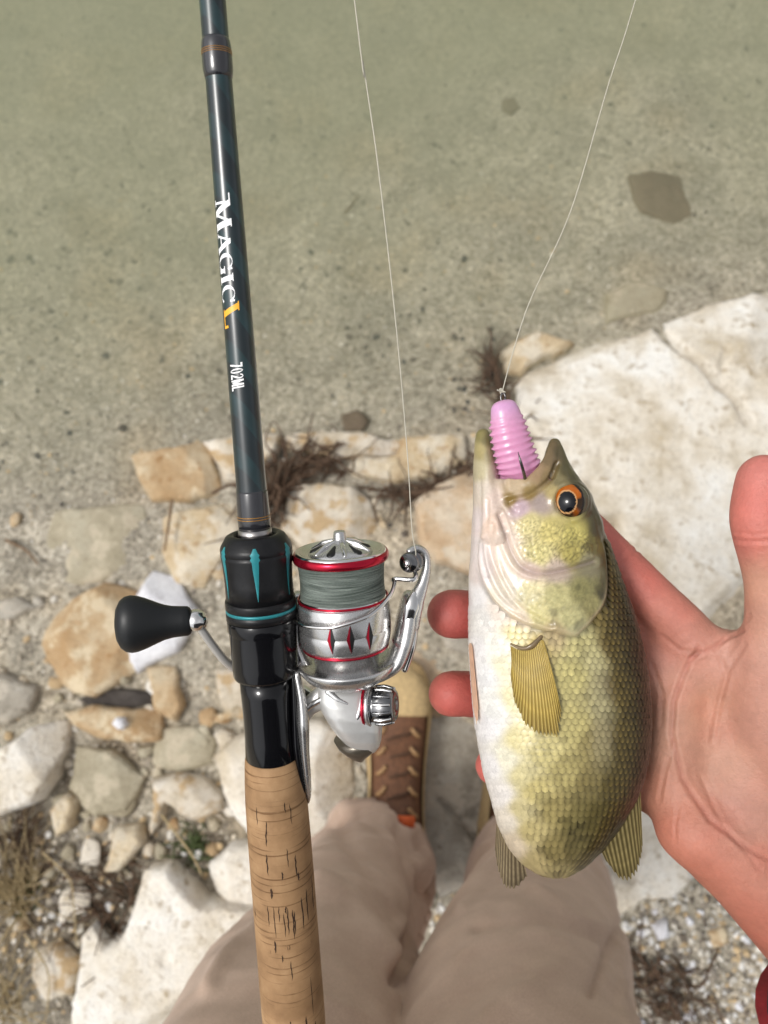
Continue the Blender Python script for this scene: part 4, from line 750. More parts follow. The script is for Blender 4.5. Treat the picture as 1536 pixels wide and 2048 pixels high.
# eye
ED = pp[(np.hypot(pp[:, 0] - 1139, pp[:, 1] - 1004) < 30), 2].min(); ec_ = cw(1139, 1004, ED + .0052); ex = nrm(cw(1120, 996, .20) - ec_); er = .0080
prof = [(er * math.sin(t), er * math.cos(t)) for t in np.linspace(0.0001, math.pi / 2 + .5, 44)]
V, Fc = revolve(prof, ec_, ex, 48, RIGHT); tt = np.arccos(np.clip(((V - ec_) @ ex) / er, -1, 1))
xx = nrm(RIGHT - ex * (RIGHT @ ex)); yy_ = np.cross(ex, xx); ux, uy = ((V - ec_) @ xx) / er, ((V - ec_) @ yy_) / er; rr = np.hypot((ux + .10) / .86, uy / 1.06); rr = np.where(tt > math.pi / 2, 1.2, rr)
cp, cg, co, cbk, cr2 = [np.array(A(*c)[:3]) for c in [(14, 16, 22), (214, 164, 112), (186, 98, 24), (52, 36, 22), (96, 90, 74)]]
irn = cbk + (co - cbk) * sm(-.15, .45, fbm(np.stack([np.arctan2(uy, ux) * 1.2, ux * 0, uy * 0], 1), 1, 2, 8) + .10 - .45 * ux)[:, None]
irn *= (1 + .25 * fbm(V, 900, 2, 3))[:, None]
C = np.where((rr < .50)[:, None], cp, np.where((rr < .57)[:, None], cg, np.where((rr < .86)[:, None], irn, np.where((rr < .97)[:, None], cbk * .5, cr2))))
M_eye = vcol('fish eye', rough=0.10, spec=0.25, coat=0.3, coat_r=0.03); eye = mk('eye', V, Fc, M_eye, fish, colr=C); eye['label'] = 'orange iris with black pupil'

# fins
def fin(name, base, tip, nr, cr, cm, off=.0, m=None, sub=6, nl=16, tipdark=None, curve=.002, jag=.05, lab=None):
    base = np.array(base, float); tip = np.array(tip, float); nu = nr * sub + 1; u = np.linspace(0, 1, nu)
    res = lambda P: np.stack([np.interp(u, np.linspace(0, 1, len(smooth_poly(P, 6))), smooth_poly(P, 6)[:, k]) for k in range(3)], 1)
    B, T_ = cwa(res(base)), cwa(res(tip)); ph = (u * nr) % 1; rid = .5 + .5 * np.cos(2 * math.pi * ph); r = np.random.default_rng(nr); L = 1 + jag * (rid - .6) + np.interp(u, np.linspace(0, 1, nr), r.uniform(-.03, .03, nr))
    R, C = [], []
    for v in np.linspace(0, 1, nl):
        P = B + (T_ - B) * (v * (1 + (L - 1) * sm(.6, 1, v)))[:, None]
        P = P - FWD * (rid[:, None] * .00028 + curve * math.sin(v * math.pi)) ; R.append(P)
        c = cm + (cr - cm) * (rid ** 1.5)[:, None]; c = c * (1 + .12 * np.sin(v * 60 + 3 * u[:, None]) * (rid[:, None] > .5))
        if tipdark is not None: c = c * (1 - sm(.72, 1, v) * .45) + tipdark * sm(.72, 1, v) * .45
        C.append(c)
    V, Fc = rings(R, closed=False, caps=False); C = np.concatenate(C); n = len(V)
    V = np.concatenate([V, V + FWD * .0005]); Fc = Fc + [tuple(reversed([i + n for i in f])) for f in Fc]; C = np.concatenate([C, C])
    ob = mk(name, V, Fc, m, fish, colr=np.clip(C * (1 + .12 * fbm(V, 300, 2, 5))[:, None], 0, 1))
    if lab: ob['label'] = lab
    return ob
M_fin = vcol('fin membrane', rough=0.4, spec=0.5, coat=0.2, transl=0.25)
yl, yd, bd_ = [np.array(A(*c)[:3]) for c in [(236, 208, 116), (170, 140, 52), (120, 104, 70)]]
df = lambda x, y, o: fsurf(np.float64(min(y, 1740)), np.arccos(np.clip((x - (fx(y)[0] + fx(y)[1]) / 2) / ((fx(y)[1] - fx(y)[0]) / 2), -.98, .98)))[2] - o
pb = [(1021, 1292), (1042, 1301), (1060, 1297), (1076, 1281), (1087, 1281)]; pt = [(1021, 1350), (1030, 1405), (1052, 1446), (1086, 1470), (1113, 1468), (1123, 1425)]
pbm = [(x, y, df(x, y, .0010)) for x, y in pb]; ptm = [(x, y, df(x, y, .0026)) for x, y in pt]
fin('pectoral_fin', pbm, ptm, 20, yl, yd, m=M_fin, curve=.0022, tipdark=bd_, lab='yellow ribbed fin lying on the flank')
fb = MB(); fb.add(*tubep([(1022, 1288, df(1022, 1288, .0006)), (1045, 1297, df(1045, 1297, .0012)), (1064, 1292, df(1064, 1292, .0014)), (1082, 1274, df(1082, 1274, .0010))], [2, 4, 6, 4], .5, 10))
M_fb = plain('fin base', A(120, 98, 62), .5, coat=.3, vary=.3); mk('fin_base', fb.V, fb.f, M_fb, fish)
g1, g2 = np.array(A(200, 182, 146)[:3]), np.array(A(128, 112, 88)[:3]); M_fin2 = vcol('thin fin membrane', rough=0.45, spec=0.4, transl=0.35)
fin('anal_fin', [(994, 1632, .338), (1003, 1665, .341), (1022, 1700, .345), (1048, 1726, .350)], [(990, 1700, .345), (1000, 1752, .350), (1022, 1778, .353), (1054, 1752, .356)], 11, g1, g2, m=M_fin2, curve=.0, tipdark=g2 * .8, jag=.08)
o1, o2 = np.array(A(190, 172, 118)[:3]), np.array(A(104, 92, 54)[:3])
fin('dorsal_fin', [(1280, 1570, .333), (1256, 1615, .335), (1225, 1655, .338), (1196, 1690, .341)], [(1285, 1690, .345), (1274, 1742, .350), (1246, 1758, .353), (1212, 1722, .352)], 12, o1, o2, m=M_fin2, curve=.0, tipdark=o2 * .6, jag=.08)
or1, or2 = np.array(A(242, 214, 186)[:3]), np.array(A(230, 178, 146)[:3])
fin('pelvic_fin', [(937, 1292, .3190), (941, 1286, .3178), (945, 1294, .3168)], [(946, 1410, .3185), (953, 1444, .3168), (957, 1420, .3158)], 4, or1, or2, m=M_fin2, curve=.0)
fin('tail_fin', [(1136, 1630, .425), (1138, 1660, .425), (1138, 1690, .425)], [(1120, 1600, .475), (1132, 1660, .470), (1120, 1720, .475)], 14, o1, o2, m=M_fin2, curve=.0)

# ------------------------------------------------------------------ lure with hook
lure = empty('soft_lure', cw(1048, 955, .316), 'pink ribbed soft plastic lure with hook in the fish mouth', 'lure')
axp = smooth_poly([(1005, 800, .3105), (1011, 828, .3105), (1022, 880, .3115), (1036, 930, .3145), (1046, 965, .320)], 40); R = []; C = []
n = len(axp); W = cwa(axp); T, _, _ = frames(W); a = np.linspace(0, 2 * math.pi, 56, endpoint=False)
base_r = lambda t: np.interp(t, [0, .012, .03, .055, .09, .13, .2, .3, .5, .8, 1], [1, 8, 14, 19, 23.5, 26.5, 30, 33, 37, 40, 38])
for i in range(n):
    t = i / (n - 1); X_ = nrm(RIGHT - T[i] * (RIGHT @ T[i])); Y_ = np.cross(T[i], X_); r = base_r(t) * axp[i][2] / F
    rb = 0.0
    if t > .27: ph = (t - .27) / .73 * 12.5; rb = (1 - abs((ph % 1) * 2 - 1)) ** 1.3 * sm(.27, .34, t)
    sp = np.abs(np.cos(a)) ** 6
    rad = r * (.93 + .05 * rb + sp * (.02 + .16 * rb)); R.append(W[i] + np.outer(rad * np.cos(a), X_) + np.outer(rad * .72 * np.sin(a), Y_))
    c = np.array(A(236, 178, 214)[:3]) * (1 - sm(.2, .45, t)) * 1.0 + np.array(A(240, 168, 208)[:3]) * sm(.2, .45, t); hi = np.array(A(224, 180, 238)[:3])
    C.append(np.tile(c, (56, 1)) * (1 - .35 * np.exp(-((t - .15) / .1) ** 2)) + hi * .35 * np.exp(-((t - .15) / .1) ** 2))
V, Fc = rings(R); C = np.concatenate(C + [C[0][:1], C[-1][:1]])
M_lure = vcol('pink soft plastic', rough=0.28, spec=0.5, coat=0.35, coat_r=.15, sss=0.35, sssr=(1, .5, .8), sscale=.004, nz=(500, .05), transl=.12)
mk('lure_body', V, Fc, M_lure, lure, colr=C)
M_steel = plain('dark hook steel', (.16, .15, .15), .25, 1.0)
hk = MB(); hk.add(*tube(cwa(smooth_poly([(1036, 904, .3015), (1041, 922, .3012), (1046, 940, .3035), (1050, 956, .3075), (1054, 985, .314)], 6)), np.interp(np.linspace(0, 1, 25), [0, .3, 1], [.0001, .0006, .0008]), 8)); 
th = np.linspace(0, 2 * math.pi, 22); eyec = np.array([1006, 795, .3105]); hk.add(*tube(cwa(np.stack([eyec[0] + 4.5 * np.cos(th), eyec[1] + 9 * np.sin(th), np.full(22, .3105)], 1)), .00045, 7, False))
hk.add(*tube(cwa([(1007, 803, .3105), (1012, 825, .311)]), .0005, 7)); mk('hook', hk.V, hk.f, M_steel, lure)
# ------------------------------------------------------------------ fishing rod
P0, P1_ = cw(425, 0, .265), cw(584, 1990, .343); RA = nrm(P0 - P1_)            # axis, pointing to the tip
ts = np.linspace(-1.9, 4.5, 4001); LINE = P1_ + np.outer(ts, P0 - P1_); lp = proj(LINE); ok = (lp[:, 2] > .06) & (ts < 1.6); o_ = np.argsort(lp[ok, 1])
py_s, t_s, d_s = lp[ok][o_, 1], ts[ok][o_], lp[ok][o_, 2]
def rod_at(py): t = np.interp(py, py_s, t_s); return P1_ + (P0 - P1_) * t, np.interp(py, py_s, d_s)
RN = nrm(CAM - rod_at(1024)[0]); RN = nrm(RN - RA * (RN @ RA)); RR = np.cross(RA, RN)
if RR @ RIGHT < 0: RR = -RR
def rod_surf(py, phi, half):
    p, d = rod_at(py); r = half * d / F; return p + r * (math.sin(phi) * RR + math.cos(phi) * RN)
rod = empty('fishing_rod', rod_at(1800)[0], 'dark teal fishing rod with white lettering and cork handle', 'fishing rod')
def rod_rev(pr, n=48):
    R = []; a = np.linspace(0, 2 * math.pi, n, endpoint=False)
    for py, h in pr:
        p, d = rod_at(py); r = h * d / F; R.append(p + r * (np.outer(np.sin(a), RR) + np.outer(np.cos(a), RN)))
    V, Fc = rings(R); uv = [(j / n, k) for k in range(len(pr)) for j in range(n)] + [(0, 0), (0, 0)]; return V, Fc
def blank_mat():
    m, nt, b = mat('teal carbon blank'); tc = nt.nodes.new('ShaderNodeTexCoord'); mp = node(nt, 'ShaderNodeMapping'); R_m = Matrix((tuple(RR), tuple(RN), tuple(RA)))
    mp.inputs['Rotation'].default_value = R_m.to_euler('XYZ'); p = tc.outputs['Object']; nt.links.new(p, mp.inputs['Vector'])
    wv_ = node(nt, 'ShaderNodeTexWave', Scale=32.0, Distortion=0.0); wv_.bands_direction = 'DIAGONAL'; nt.links.new(mp.outputs[0], wv_.inputs['Vector'])
    n1 = noise(nt, 90, 3, .5, p); c = mixc(nt, ramp(nt, [(.55, (0, 0, 0)), (.7, (1, 1, 1))], wv_.outputs[1]), (.003, .010, .013, 1), (.006, .026, .030, 1)); c = mixc(nt, 1.0, c, ramp(nt, [(.3, (.6, .6, .6)), (.7, (1.3, 1.3, 1.3))], n1), 'MULTIPLY')
    nt.links.new(c, b.inputs['Base Color']); b.inputs['Roughness'].default_value = .30; b.inputs['Specular IOR Level'].default_value = .45; b.inputs['Coat Weight'].default_value = .7; b.inputs['Coat Roughness'].default_value = .24; b.inputs['Coat IOR'].default_value = 1.5; return m
M_blank = blank_mat(); M_gloss = plain('gloss black', (.004, .004, .005), .12, spec=.35, coat=.2, coat_r=.04); M_matte = plain('satin black', (.008, .008, .009), .34, spec=.3, vary=.3, bumps=(700, .1, .0006)); M_thread = plain('black thread wrap', (.02, .02, .024), .25, coat=.7, coat_r=.1)
M_gold = plain('gold thread', A(176, 126, 54), .4, .4); M_silver = plain('brushed collar', (.42, .40, .39), .32, 1.0, vary=.2); M_teal = plain('teal inlay', A(44, 142, 150), .35, .2, vary=.15); M_white_p = plain('white lettering', A(244, 244, 244, 1.0), .4); M_goldp = plain('gold lettering', A(240, 176, 50, 1.0), .4)
bl = [(-3500, 6)] ; 
# the blank runs on past the picture to its tip
tipL = 1.45; R = []; a = np.linspace(0, 2 * math.pi, 32, endpoint=False); top = rod_at(0)[0]; r0 = 27.0 * .265 / F
prof = [(rod_at(py)[0], h * rod_at(py)[1] / F) for py, h in [(1062, 31), (1000, 30.5), (950, 30), (700, 29.3), (500, 28.3), (300, 27), (160, 26.6), (60, 26.6), (0, 26.6)]] + [(top + RA * s, r0 * (1 - s / tipL) + .0009 * s / tipL) for s in np.linspace(.03, tipL, 30)]
V, Fc = rings([p + r * (np.outer(np.sin(a), RR) + np.outer(np.cos(a), RN)) for p, r in prof]); blank = mk('blank', V, Fc, M_blank, rod)
wr_ = mk('winding', *rod_rev([(158, 26.9), (150, 28.6), (140, 30.0), (120, 30.3), (95, 29.8), (84, 28.6), (78, 27.0)]), M_thread, rod)
for py in (103, 107, 111): mk('gold_band', *rod_rev([(py + .6, 29), (py + .55, 30.6), (py - .55, 30.5), (py - .6, 29)]), M_gold, wr_)
wk = mk('winding', *rod_rev([(1060, 31.6), (1040, 32.6), (1010, 32.0), (985, 31.2), (980, 30.2)]), M_thread, rod)
for py in (1031, 1036): mk('gold_band', *rod_rev([(py + .9, 31), (py + .8, 32.9), (py - .8, 32.8), (py - .9, 31)]), M_gold, wk)
mk('collar', *rod_rev([(1072, 33), (1070, 34), (1058, 33.4), (1057, 31)]), M_silver, rod)
seat = mk('reel_seat', *rod_rev([(1200, 40), (1072, 40), (1067, 44), (1066, 52), (1070, 59), (1078, 64), (1088, 70), (1093, 71.5), (1101, 71.5), (1102, 70.6), (1104, 70.6), (1105, 71.6), (1110, 71.3), (1130, 69), (1160, 67.2), (1196, 67.5)]), M_matte, rod)
rb_ = mk('lock_ring', *rod_rev([(1195, 60), (1195, 69.4), (1198, 70.2), (1210, 70.2), (1211, 69.2), (1218, 69.2), (1219, 70.2), (1232, 70), (1233, 60)]), M_matte, rod)
mk('teal_band', *rod_rev([(1211.5, 68), (1211.5, 69.9), (1217.5, 69.9), (1217.5, 68)]), M_teal, rb_)
mk('hood', *rod_rev([(1233, 60), (1233, 68), (1236, 69.2), (1253, 69.6), (1257, 67.6), (1260, 67.2), (1290, 66.3), (1325, 65.6), (1342, 65.2), (1347, 63.5), (1349, 50)]), M_gloss, rod)
mk('seat_body', *rod_rev([(1346, 46), (1347, 53), (1380, 53.4), (1420, 52.4), (1470, 52.4), (1508, 54), (1514, 50)]), M_gloss, rod)
for ph in (-1.12, -.06, 1.0, 2.0, 3.1, 4.1):     # pointed teal inlays round the seat
    pts = [(1082, 2.5), (1090, 6), (1094, 9), (1098, 7), (1103, 9.5), (1108, 6.5), (1120, 6.2), (1140, 4.6), (1165, 2.4), (1184, .4)]; hh = lambda y: np.interp(y, [1082, 1088, 1093, 1105, 1110, 1130, 1160, 1196], [66.5, 70, 71.5, 71.6, 71.3, 69, 67.2, 67.5]) + .5
    R = [np.array([rod_surf(y, ph + k * w_ / 71, hh(y) + (.0 if abs(k) == 1 else .5)) for k in (-1, -.33, .33, 1)]) for y, w_ in pts]; V, Fc = rings(R, closed=False, caps=False); mk('teal_inlay', V, Fc, M_teal, seat)
def cork_mat():
    m, nt, b = mat('cork'); tc = nt.nodes.new('ShaderNodeUVMap'); tc.uv_map = 'UVMap'; p0 = tc.outputs[0]
    def mp_(s, loc=(0, 0, 0)): k = node(nt, 'ShaderNodeMapping'); k.inputs['Scale'].default_value = s; k.inputs['Location'].default_value = loc; nt.links.new(p0, k.inputs['Vector']); return k.outputs[0]
    n1 = noise(nt, 1, 5, .6, mp_((60, 60, 60))); c = ramp(nt, [(.3, A(150, 116, 82)), (.5, A(172, 136, 98)), (.72, A(192, 156, 116))], n1)
    ringn = noise(nt, 1, 2, .5, mp_((0, 42, 1))); c = mixc(nt, 1.0, c, ramp(nt, [(.35, (.84, .82, .8)), (.65, (1.08, 1.08, 1.08))], ringn), 'MULTIPLY')
    gl = noise(nt, 1, 4, .6, mp_((16, 640, 1))); lines = ramp(nt, [(.36, (.50, .43, .36)), (.43, (1, 1, 1))], gl); c = mixc(nt, 1.0, c, lines, 'MULTIPLY')
    gm = noise(nt, 1, 2, .5, mp_((30, 40, 1), (5, 2, 0)))
    vv = node(nt, 'ShaderNodeTexVoronoi', Scale=1.0); nt.links.new(mp_((190, 46, 1), (.3, .7, 0)), vv.inputs['Vector']); ad = node(nt, 'ShaderNodeMath', operation='ADD'); nt.links.new(vv.outputs['Distance'], ad.inputs[0])
    rg = ramp(nt, [(.40, (0, 0, 0)), (.62, (.5, .5, .5))], gm); nt.links.new(rg, ad.inputs[1]); n4 = noise(nt, 1, 3, .6, mp_((500, 150, 1))); ad2 = node(nt, 'ShaderNodeMath', operation='MULTIPLY_ADD'); nt.links.new(n4, ad2.inputs[0]); ad2.inputs[1].default_value = .25; nt.links.new(ad.outputs[0], ad2.inputs[2])
    pit = ramp(nt, [(.25, (1, 1, 1)), (.31, (0, 0, 0))], ad2.outputs[0]); c = mixc(nt, pit, c, A(62, 42, 28))
    nt.links.new(c, b.inputs['Base Color']); b.inputs['Roughness'].default_value = .72; b.inputs['Specular IOR Level'].default_value = .3
    inv = node(nt, 'ShaderNodeInvert'); nt.links.new(pit, inv.inputs['Color']); k = bump(nt, b, inv.outputs[0], .6, .0012); k = bump(nt, b, lines, .35, .0006, k); bump(nt, b, n1, .3, .0006, k); return m
M_cork = cork_mat(); cpr = [(1509, 40), (1509.5, 52), (1513, 55.5), (1530, 57.5), (1560, 59.5), (1600, 61.5), (1680, 62.5), (1760, 62.8)] + [(y, 62.5) for y in range(1780, 2040, 20)] + [(2050, 62), (2120, 60.5), (2190, 59.5), (2260, 60), (2300, 61), (2310, 56), (2312, 30)]
n = 64; R = []; UVc = []; a = np.linspace(0, 2 * math.pi, n, endpoint=False)
for py, h in cpr:
    p, d = rod_at(py); r = h * d / F; R.append(p + r * (np.outer(np.sin(a), RR) + np.outer(np.cos(a), RN))); s = (p - P1_) @ RA; UVc += [(abs(((t + math.pi) % (2 * math.pi)) - math.pi) * .013 * (1 if t < math.pi else 1.37) , s) for t in a]
V, Fc = rings(R); UVc += [(0, 0), (0, 0)]; cork = mk('cork_grip', V, Fc, M_cork, rod, uv=UVc)
# pores of the cork that stand out: dark recessed slits
M_pit = plain('cork pore', A(58, 38, 24), .95, vary=.4)
rp = np.random.default_rng(5); pl_ = [(1620, -.38, 26, 2.2), (1600, .42, 40, 2), (1640, -.42, 30, 3), (1690, -.45, 40, 3), (1700, .45, 42, 3), (1680, .2, 36, 2), (1712, 0, 16, 3), (1722, .5, 16, 4), (1745, -.38, 20, 5), (1790, -.55, 40, 2.2), (1800, -.36, 60, 2), (1785, -.2, 30, 2), (1778, .02, 14, 3), (1800, .06, 52, 2.6), (1808, .22, 56, 3), (1806, .27, 44, 2.6), (1795, .55, 62, 3), (1785, .75, 62, 3), (1778, 1.1, 66, 3), (1806, -.05, 46, 2), (1848, -.4, 24, 4), (1870, -.2, 14, 2.4), (1895, .05, 38, 2), (1960, .65, 74, 1.6), (2010, .38, 40, 3.6), (2022, .3, 26, 4), (2026, .7, 30, 4), (1600, -.7, 34, 2), (1585, .25, 20, 2.4), (1995, -.1, 10, 2.4)]
for py, ph, ln, wd in pl_:
    ys = np.linspace(py - ln / 2, py + ln / 2, 7); sh = [.15, .8, 1, .7, 1, .6, .15]; R = []
    for y_, s_ in zip(ys, sh):
        c0 = ph + rp.uniform(-.015, .015); R.append(np.array([rod_surf(y_, c0 + k * wd * s_ * .5 / 62, np.interp(y_, [p_[0] for p_ in cpr], [p_[1] for p_ in cpr]) + .25) for k in (-1, 0, 1)]))
    V, Fc = rings(R, closed=False, caps=False); mk('pore', V, Fc, M_pit, cork)
bt = mk('butt_cap', *rod_rev([(2308, 40), (2309, 63), (2320, 65), (2350, 64), (2362, 54), (2364, 10)]), M_matte, rod)
# line guides beyond the picture
M_guide = plain('guide frame', (.05, .05, .055), .25, 1.0)
def guide(s, rad, drop):
    p = top + RA * s; c = p + RR * drop; mbg = MB(); th = np.linspace(0, 2 * math.pi, 20); mbg.add(*tube([c + rad * (math.cos(t) * RR + math.sin(t) * RN) for t in th], .0008, 6, False))
    for sg in (-1, 1): mbg.add(*tube([p + RA * .012, c - RR * rad * .5 + RN * sg * rad * .85], .0007, 5)); 
    mbg.add(*tube([p - RA * .012, c - RR * rad], .0007, 5)); mk('guide', mbg.V, mbg.f, M_guide, rod); return c
gpts = [guide(s, r, d) for s, r, d in [(.25, .011, .030), (.50, .008, .022), (.75, .006, .016), (.98, .0045, .012), (1.2, .004, .010), (1.44, .0035, .006)]]

# lettering: flat print laid on the blank
def stroke(x0, y0, x1, y1, w_, k=8):
    w_ = max(w_ * 1.15, .085); t = np.linspace(0, 1, k); return [np.array([(x0 + (x1 - x0) * s - w_ / 2, y0 + (y1 - y0) * s), (x0 + (x1 - x0) * s + w_ / 2, y0 + (y1 - y0) * s)]) for s in t]
def hbar(x0, x1, y0, y1, k=3): return [np.array([(x, y0), (x, y1)]) for x in np.linspace(x0, x1, k)]
def arc(cx, cy, rx, ry, a0, a1, w0, w1, k=26):
    out = []
    for s in np.linspace(0, 1, k):
        t = a0 + (a1 - a0) * s; wd = w0 + (w1 - w0) * abs(math.cos(t)) ; out.append(np.array([(cx + (rx - wd) * math.cos(t), cy + (ry - wd * .55) * math.sin(t)), (cx + rx * math.cos(t), cy + ry * math.sin(t))]))
    return out
def glyph(c):
    if c == 'M': return [stroke(.10, 0, .22, 1, .07), stroke(.22, 1, .50, .0, .20), stroke(.50, 0, .92, 1, .06), stroke(.92, 1, .98, 0, .20), hbar(-.02, .22, 0, .06), hbar(.84, 1.14, 0, .06), hbar(-.12, .30, .93, 1.0), hbar(.88, 1.10, .94, 1)], 1.22
    if c == 'A': return [stroke(.05, 0, .42, 1, .06), stroke(.42, 1, .72, 0, .19), hbar(.18, .62, .30, .37), hbar(-.04, .16, 0, .06), hbar(.58, .86, 0, .06)], .86
    if c == 'G': return [arc(.42, .5, .40, .52, .75, 5.6, .05, .17), stroke(.72, .02, .72, .46, .15), hbar(.55, .86, .42, .48), stroke(.70, .70, .72, .98, .05)], .92
    if c == 'I': return [stroke(.17, 0, .17, 1, .18), hbar(.0, .34, 0, .06), hbar(.0, .34, .94, 1)], .42
    if c == 'C': return [arc(.42, .5, .40, .52, .75, 5.5, .05, .17), stroke(.70, .68, .72, .98, .05)], .80
    if c == 'L': return [stroke(.14, 0, .14, 1, .17), hbar(-.02, .58, 0, .07), stroke(.55, .0, .60, .30, .05), hbar(0, .30, .94, 1)], .7
    if c == '7': return [hbar(.0, .42, .86, 1), stroke(.12, 0, .36, .9, .13)], .52
    if c == '0': return [arc(.22, .5, .22, .5, 0, 2 * math.pi, .10, .12)], .54
    if c == '2': return [arc(.22, .74, .22, .26, 2.9, -.9, .12, .12), stroke(.06, .08, .34, .60, .13), hbar(.0, .44, 0, .13)], .54
    if c == 'm': return [stroke(.06, 0, .06, 1, .12), stroke(.08, 1, .27, .1, .12), stroke(.27, .1, .46, 1, .12), stroke(.48, 0, .48, 1, .12)], .64
    if c == 'l': return [stroke(.06, 0, .06, 1, .12), hbar(0, .36, 0, .13)], .42
def write(txt, y0, size, wscale, phi0, shear, m, lift=.35):
    "text runs down the rod; letter tops point to the right"
    y = y0
    for ch, sz in txt:
        st, adv = glyph(ch); mbt = MB(); H = size * sz
        for j, q in enumerate(st):
            R = []
            for seg in q:
                row_ = []
                for s in (0, .5, 1):
                    gx_, gy_ = seg[0] * (1 - s) + seg[1] * s; py = y + (gx_ + gy_ * shear) * H * wscale; half = np.interp(py, [0, 300, 500, 700, 950], [26.6, 27, 28.3, 29.3, 30]) + lift + j * .06
                    row_.append(rod_surf(py, phi0 + gy_ * H / 28.0, half))
                R.append(np.array(row_))
            mbt.add(*rings(R, closed=False, caps=False))
        mk('letter', mbt.V, mbt.f, m, blank); y += adv * H * wscale
write([('M', 1.0), ('A', .86), ('G', .86), ('I', .86), ('C', .86)], 405, 35, 1.56, -1.16, -.14, M_white_p)
write([('L', 1.0)], 622, 35, 1.75, -1.10, -.30, M_goldp)
write([('7', 1), ('0', 1), ('2', 1), ('m', 1), ('l', 1)], 728, 25, .82, -.84, -.2, M_white_p)

# ------------------------------------------------------------------ spinning reel
SC = .3145 / F; RO = cw(690, 1260, .3145); TILT = 1.0
def rl(px, py, n=0.0):
    dx, dy = px - 690, 1260 - py; r = (dx + dy * .079) / 1.0031; a_ = (dy - dx * .079) / 1.0031; return RO + SC * (r * RR + a_ / .985 * RA + n * RN)
def rla(L): return np.array([rl(*p) for p in L])
reel = empty('fishing_reel', rl(690, 1535), 'silver and red spinning reel with grey braid and black knob', 'fishing reel')
M_chr = plain('satin silver', (.60, .595, .59), .24, .9, vary=.05); M_chr2 = plain('polished silver', (.74, .73, .72), .14, 1.0); M_redm = plain('red anodised', (.45, .012, .035), .22, .8); M_pew = plain('dark chrome', (.22, .22, .225), .18, 1.0); M_body = plain('silver paint', (.60, .595, .58), .30, .45, coat=.5, coat_r=.1, vary=.06)
M_bronze = plain('dark bronze cover', (.10, .085, .065), .3, .5, coat=.3, vary=.2); M_knob = plain('soft black knob', (.010, .011, .012), .42, spec=.35, bumps=(1800, .06, .0003)); M_blk = plain('black recess', (.006, .006, .006), .35)
def rv(pr, n=72): return revolve([(r * SC, h * SC / .985) for r, h in pr], RO, RA, n, RR)
spool = mk('spool', *rv([(0, 150), (60, 156), (66, 158), (74, 157), (80, 163), (84, 165), (88, 164), (90, 160), (90, 143), (80, 141), (78, 74), (88, 70), (89, 66), (89.5, 60)]), M_chr2, reel)
mk('red_rim', *rv([(89, 160.5), (92, 160), (94.5, 156), (94.8, 150), (93, 145), (90, 143)]), M_redm, spool)
mk('red_ring', *rv([(88, 71), (90.2, 70), (90.2, 66.5), (88, 66)]), M_redm, spool)
# the braid: wound turns
prb = []; k_ = 24
for i in range(k_ * 8 + 1):
    h = 143 - 72 * i / (k_ * 8); b_ = np.interp(h, [71, 80, 105, 130, 143], [84.5, 83, 82, 83.5, 86]); prb.append((b_ + .9 * math.sin(i / 8 * 2 * math.pi), h))
V, Fc = rv(prb + [(40, 71), (40, 143)], 96); aa = np.arctan2((V - RO) @ RN, (V - RO) @ RR); hh = (V - RO) @ RA / SC
sn = fbm(np.stack([np.cos(aa) * 1.4, np.sin(aa) * 1.4, hh * .45 + .5 * np.sin(aa * 2 + hh * .1)], 1), 1, 3, 5)
bc0, bc1 = np.array(A(70, 80, 74)[:3]), np.array(A(150, 160, 152)[:3]); bcol = bc0 + (bc1 - bc0) * np.clip(.42 + .75 * sn, 0, 1)[:, None]; V = V + RA * (SC * 1.3 * np.sin(aa * 2 + hh * .13))[:, None]
mk('wound_line', V, Fc, vcol('grey green braid', rough=.5, spec=.4, nz=(1500, .15)), spool, colr=bcol)
dk = mk('drag_knob', *rv([(64, 152), (63, 158), (60, 163), (45, 170), (28, 177), (15, 182), (13, 186), (12, 197), (10, 200), (0, 200.5)]), M_chr, spool)
for k in range(6):
    t = k * math.pi / 3 + .5; d = math.cos(t) * RR + math.sin(t) * RN; s_ = np.cross(RA, d); q0, q1 = RO + SC * (14 * d + 184 * RA), RO + SC * (58 * d + 166 * RA); mk('fin_rib', *tube([q0, (q0 + q1) / 2 + RA * SC * 4, q1], [SC * 4, SC * 5, SC * 4], 8), M_chr2, dk)
    q0, q1 = RO + SC * (24 * (math.cos(t + .5) * RR + math.sin(t + .5) * RN) + 179 * RA), RO + SC * (52 * (math.cos(t + .5) * RR + math.sin(t + .5) * RN) + 168 * RA); mk('recess', *tube([q0, q1], [SC * 4, SC * 9], 10, flat=.5, fdir=RA), M_blk, dk)
skirt = mk('spool_skirt', *rv([(80, 66), (89, 65.5), (91, 62), (92.2, 45), (92.6, 16), (91.5, 12), (91.2, 10), (92.4, 7), (91.5, -6), (89, -20), (86, -28), (80, -28)]), M_chr, reel)
mk('red_ring', *rv([(84, -27), (87, -28), (86.6, -31.5), (84, -32)]), M_redm, skirt)
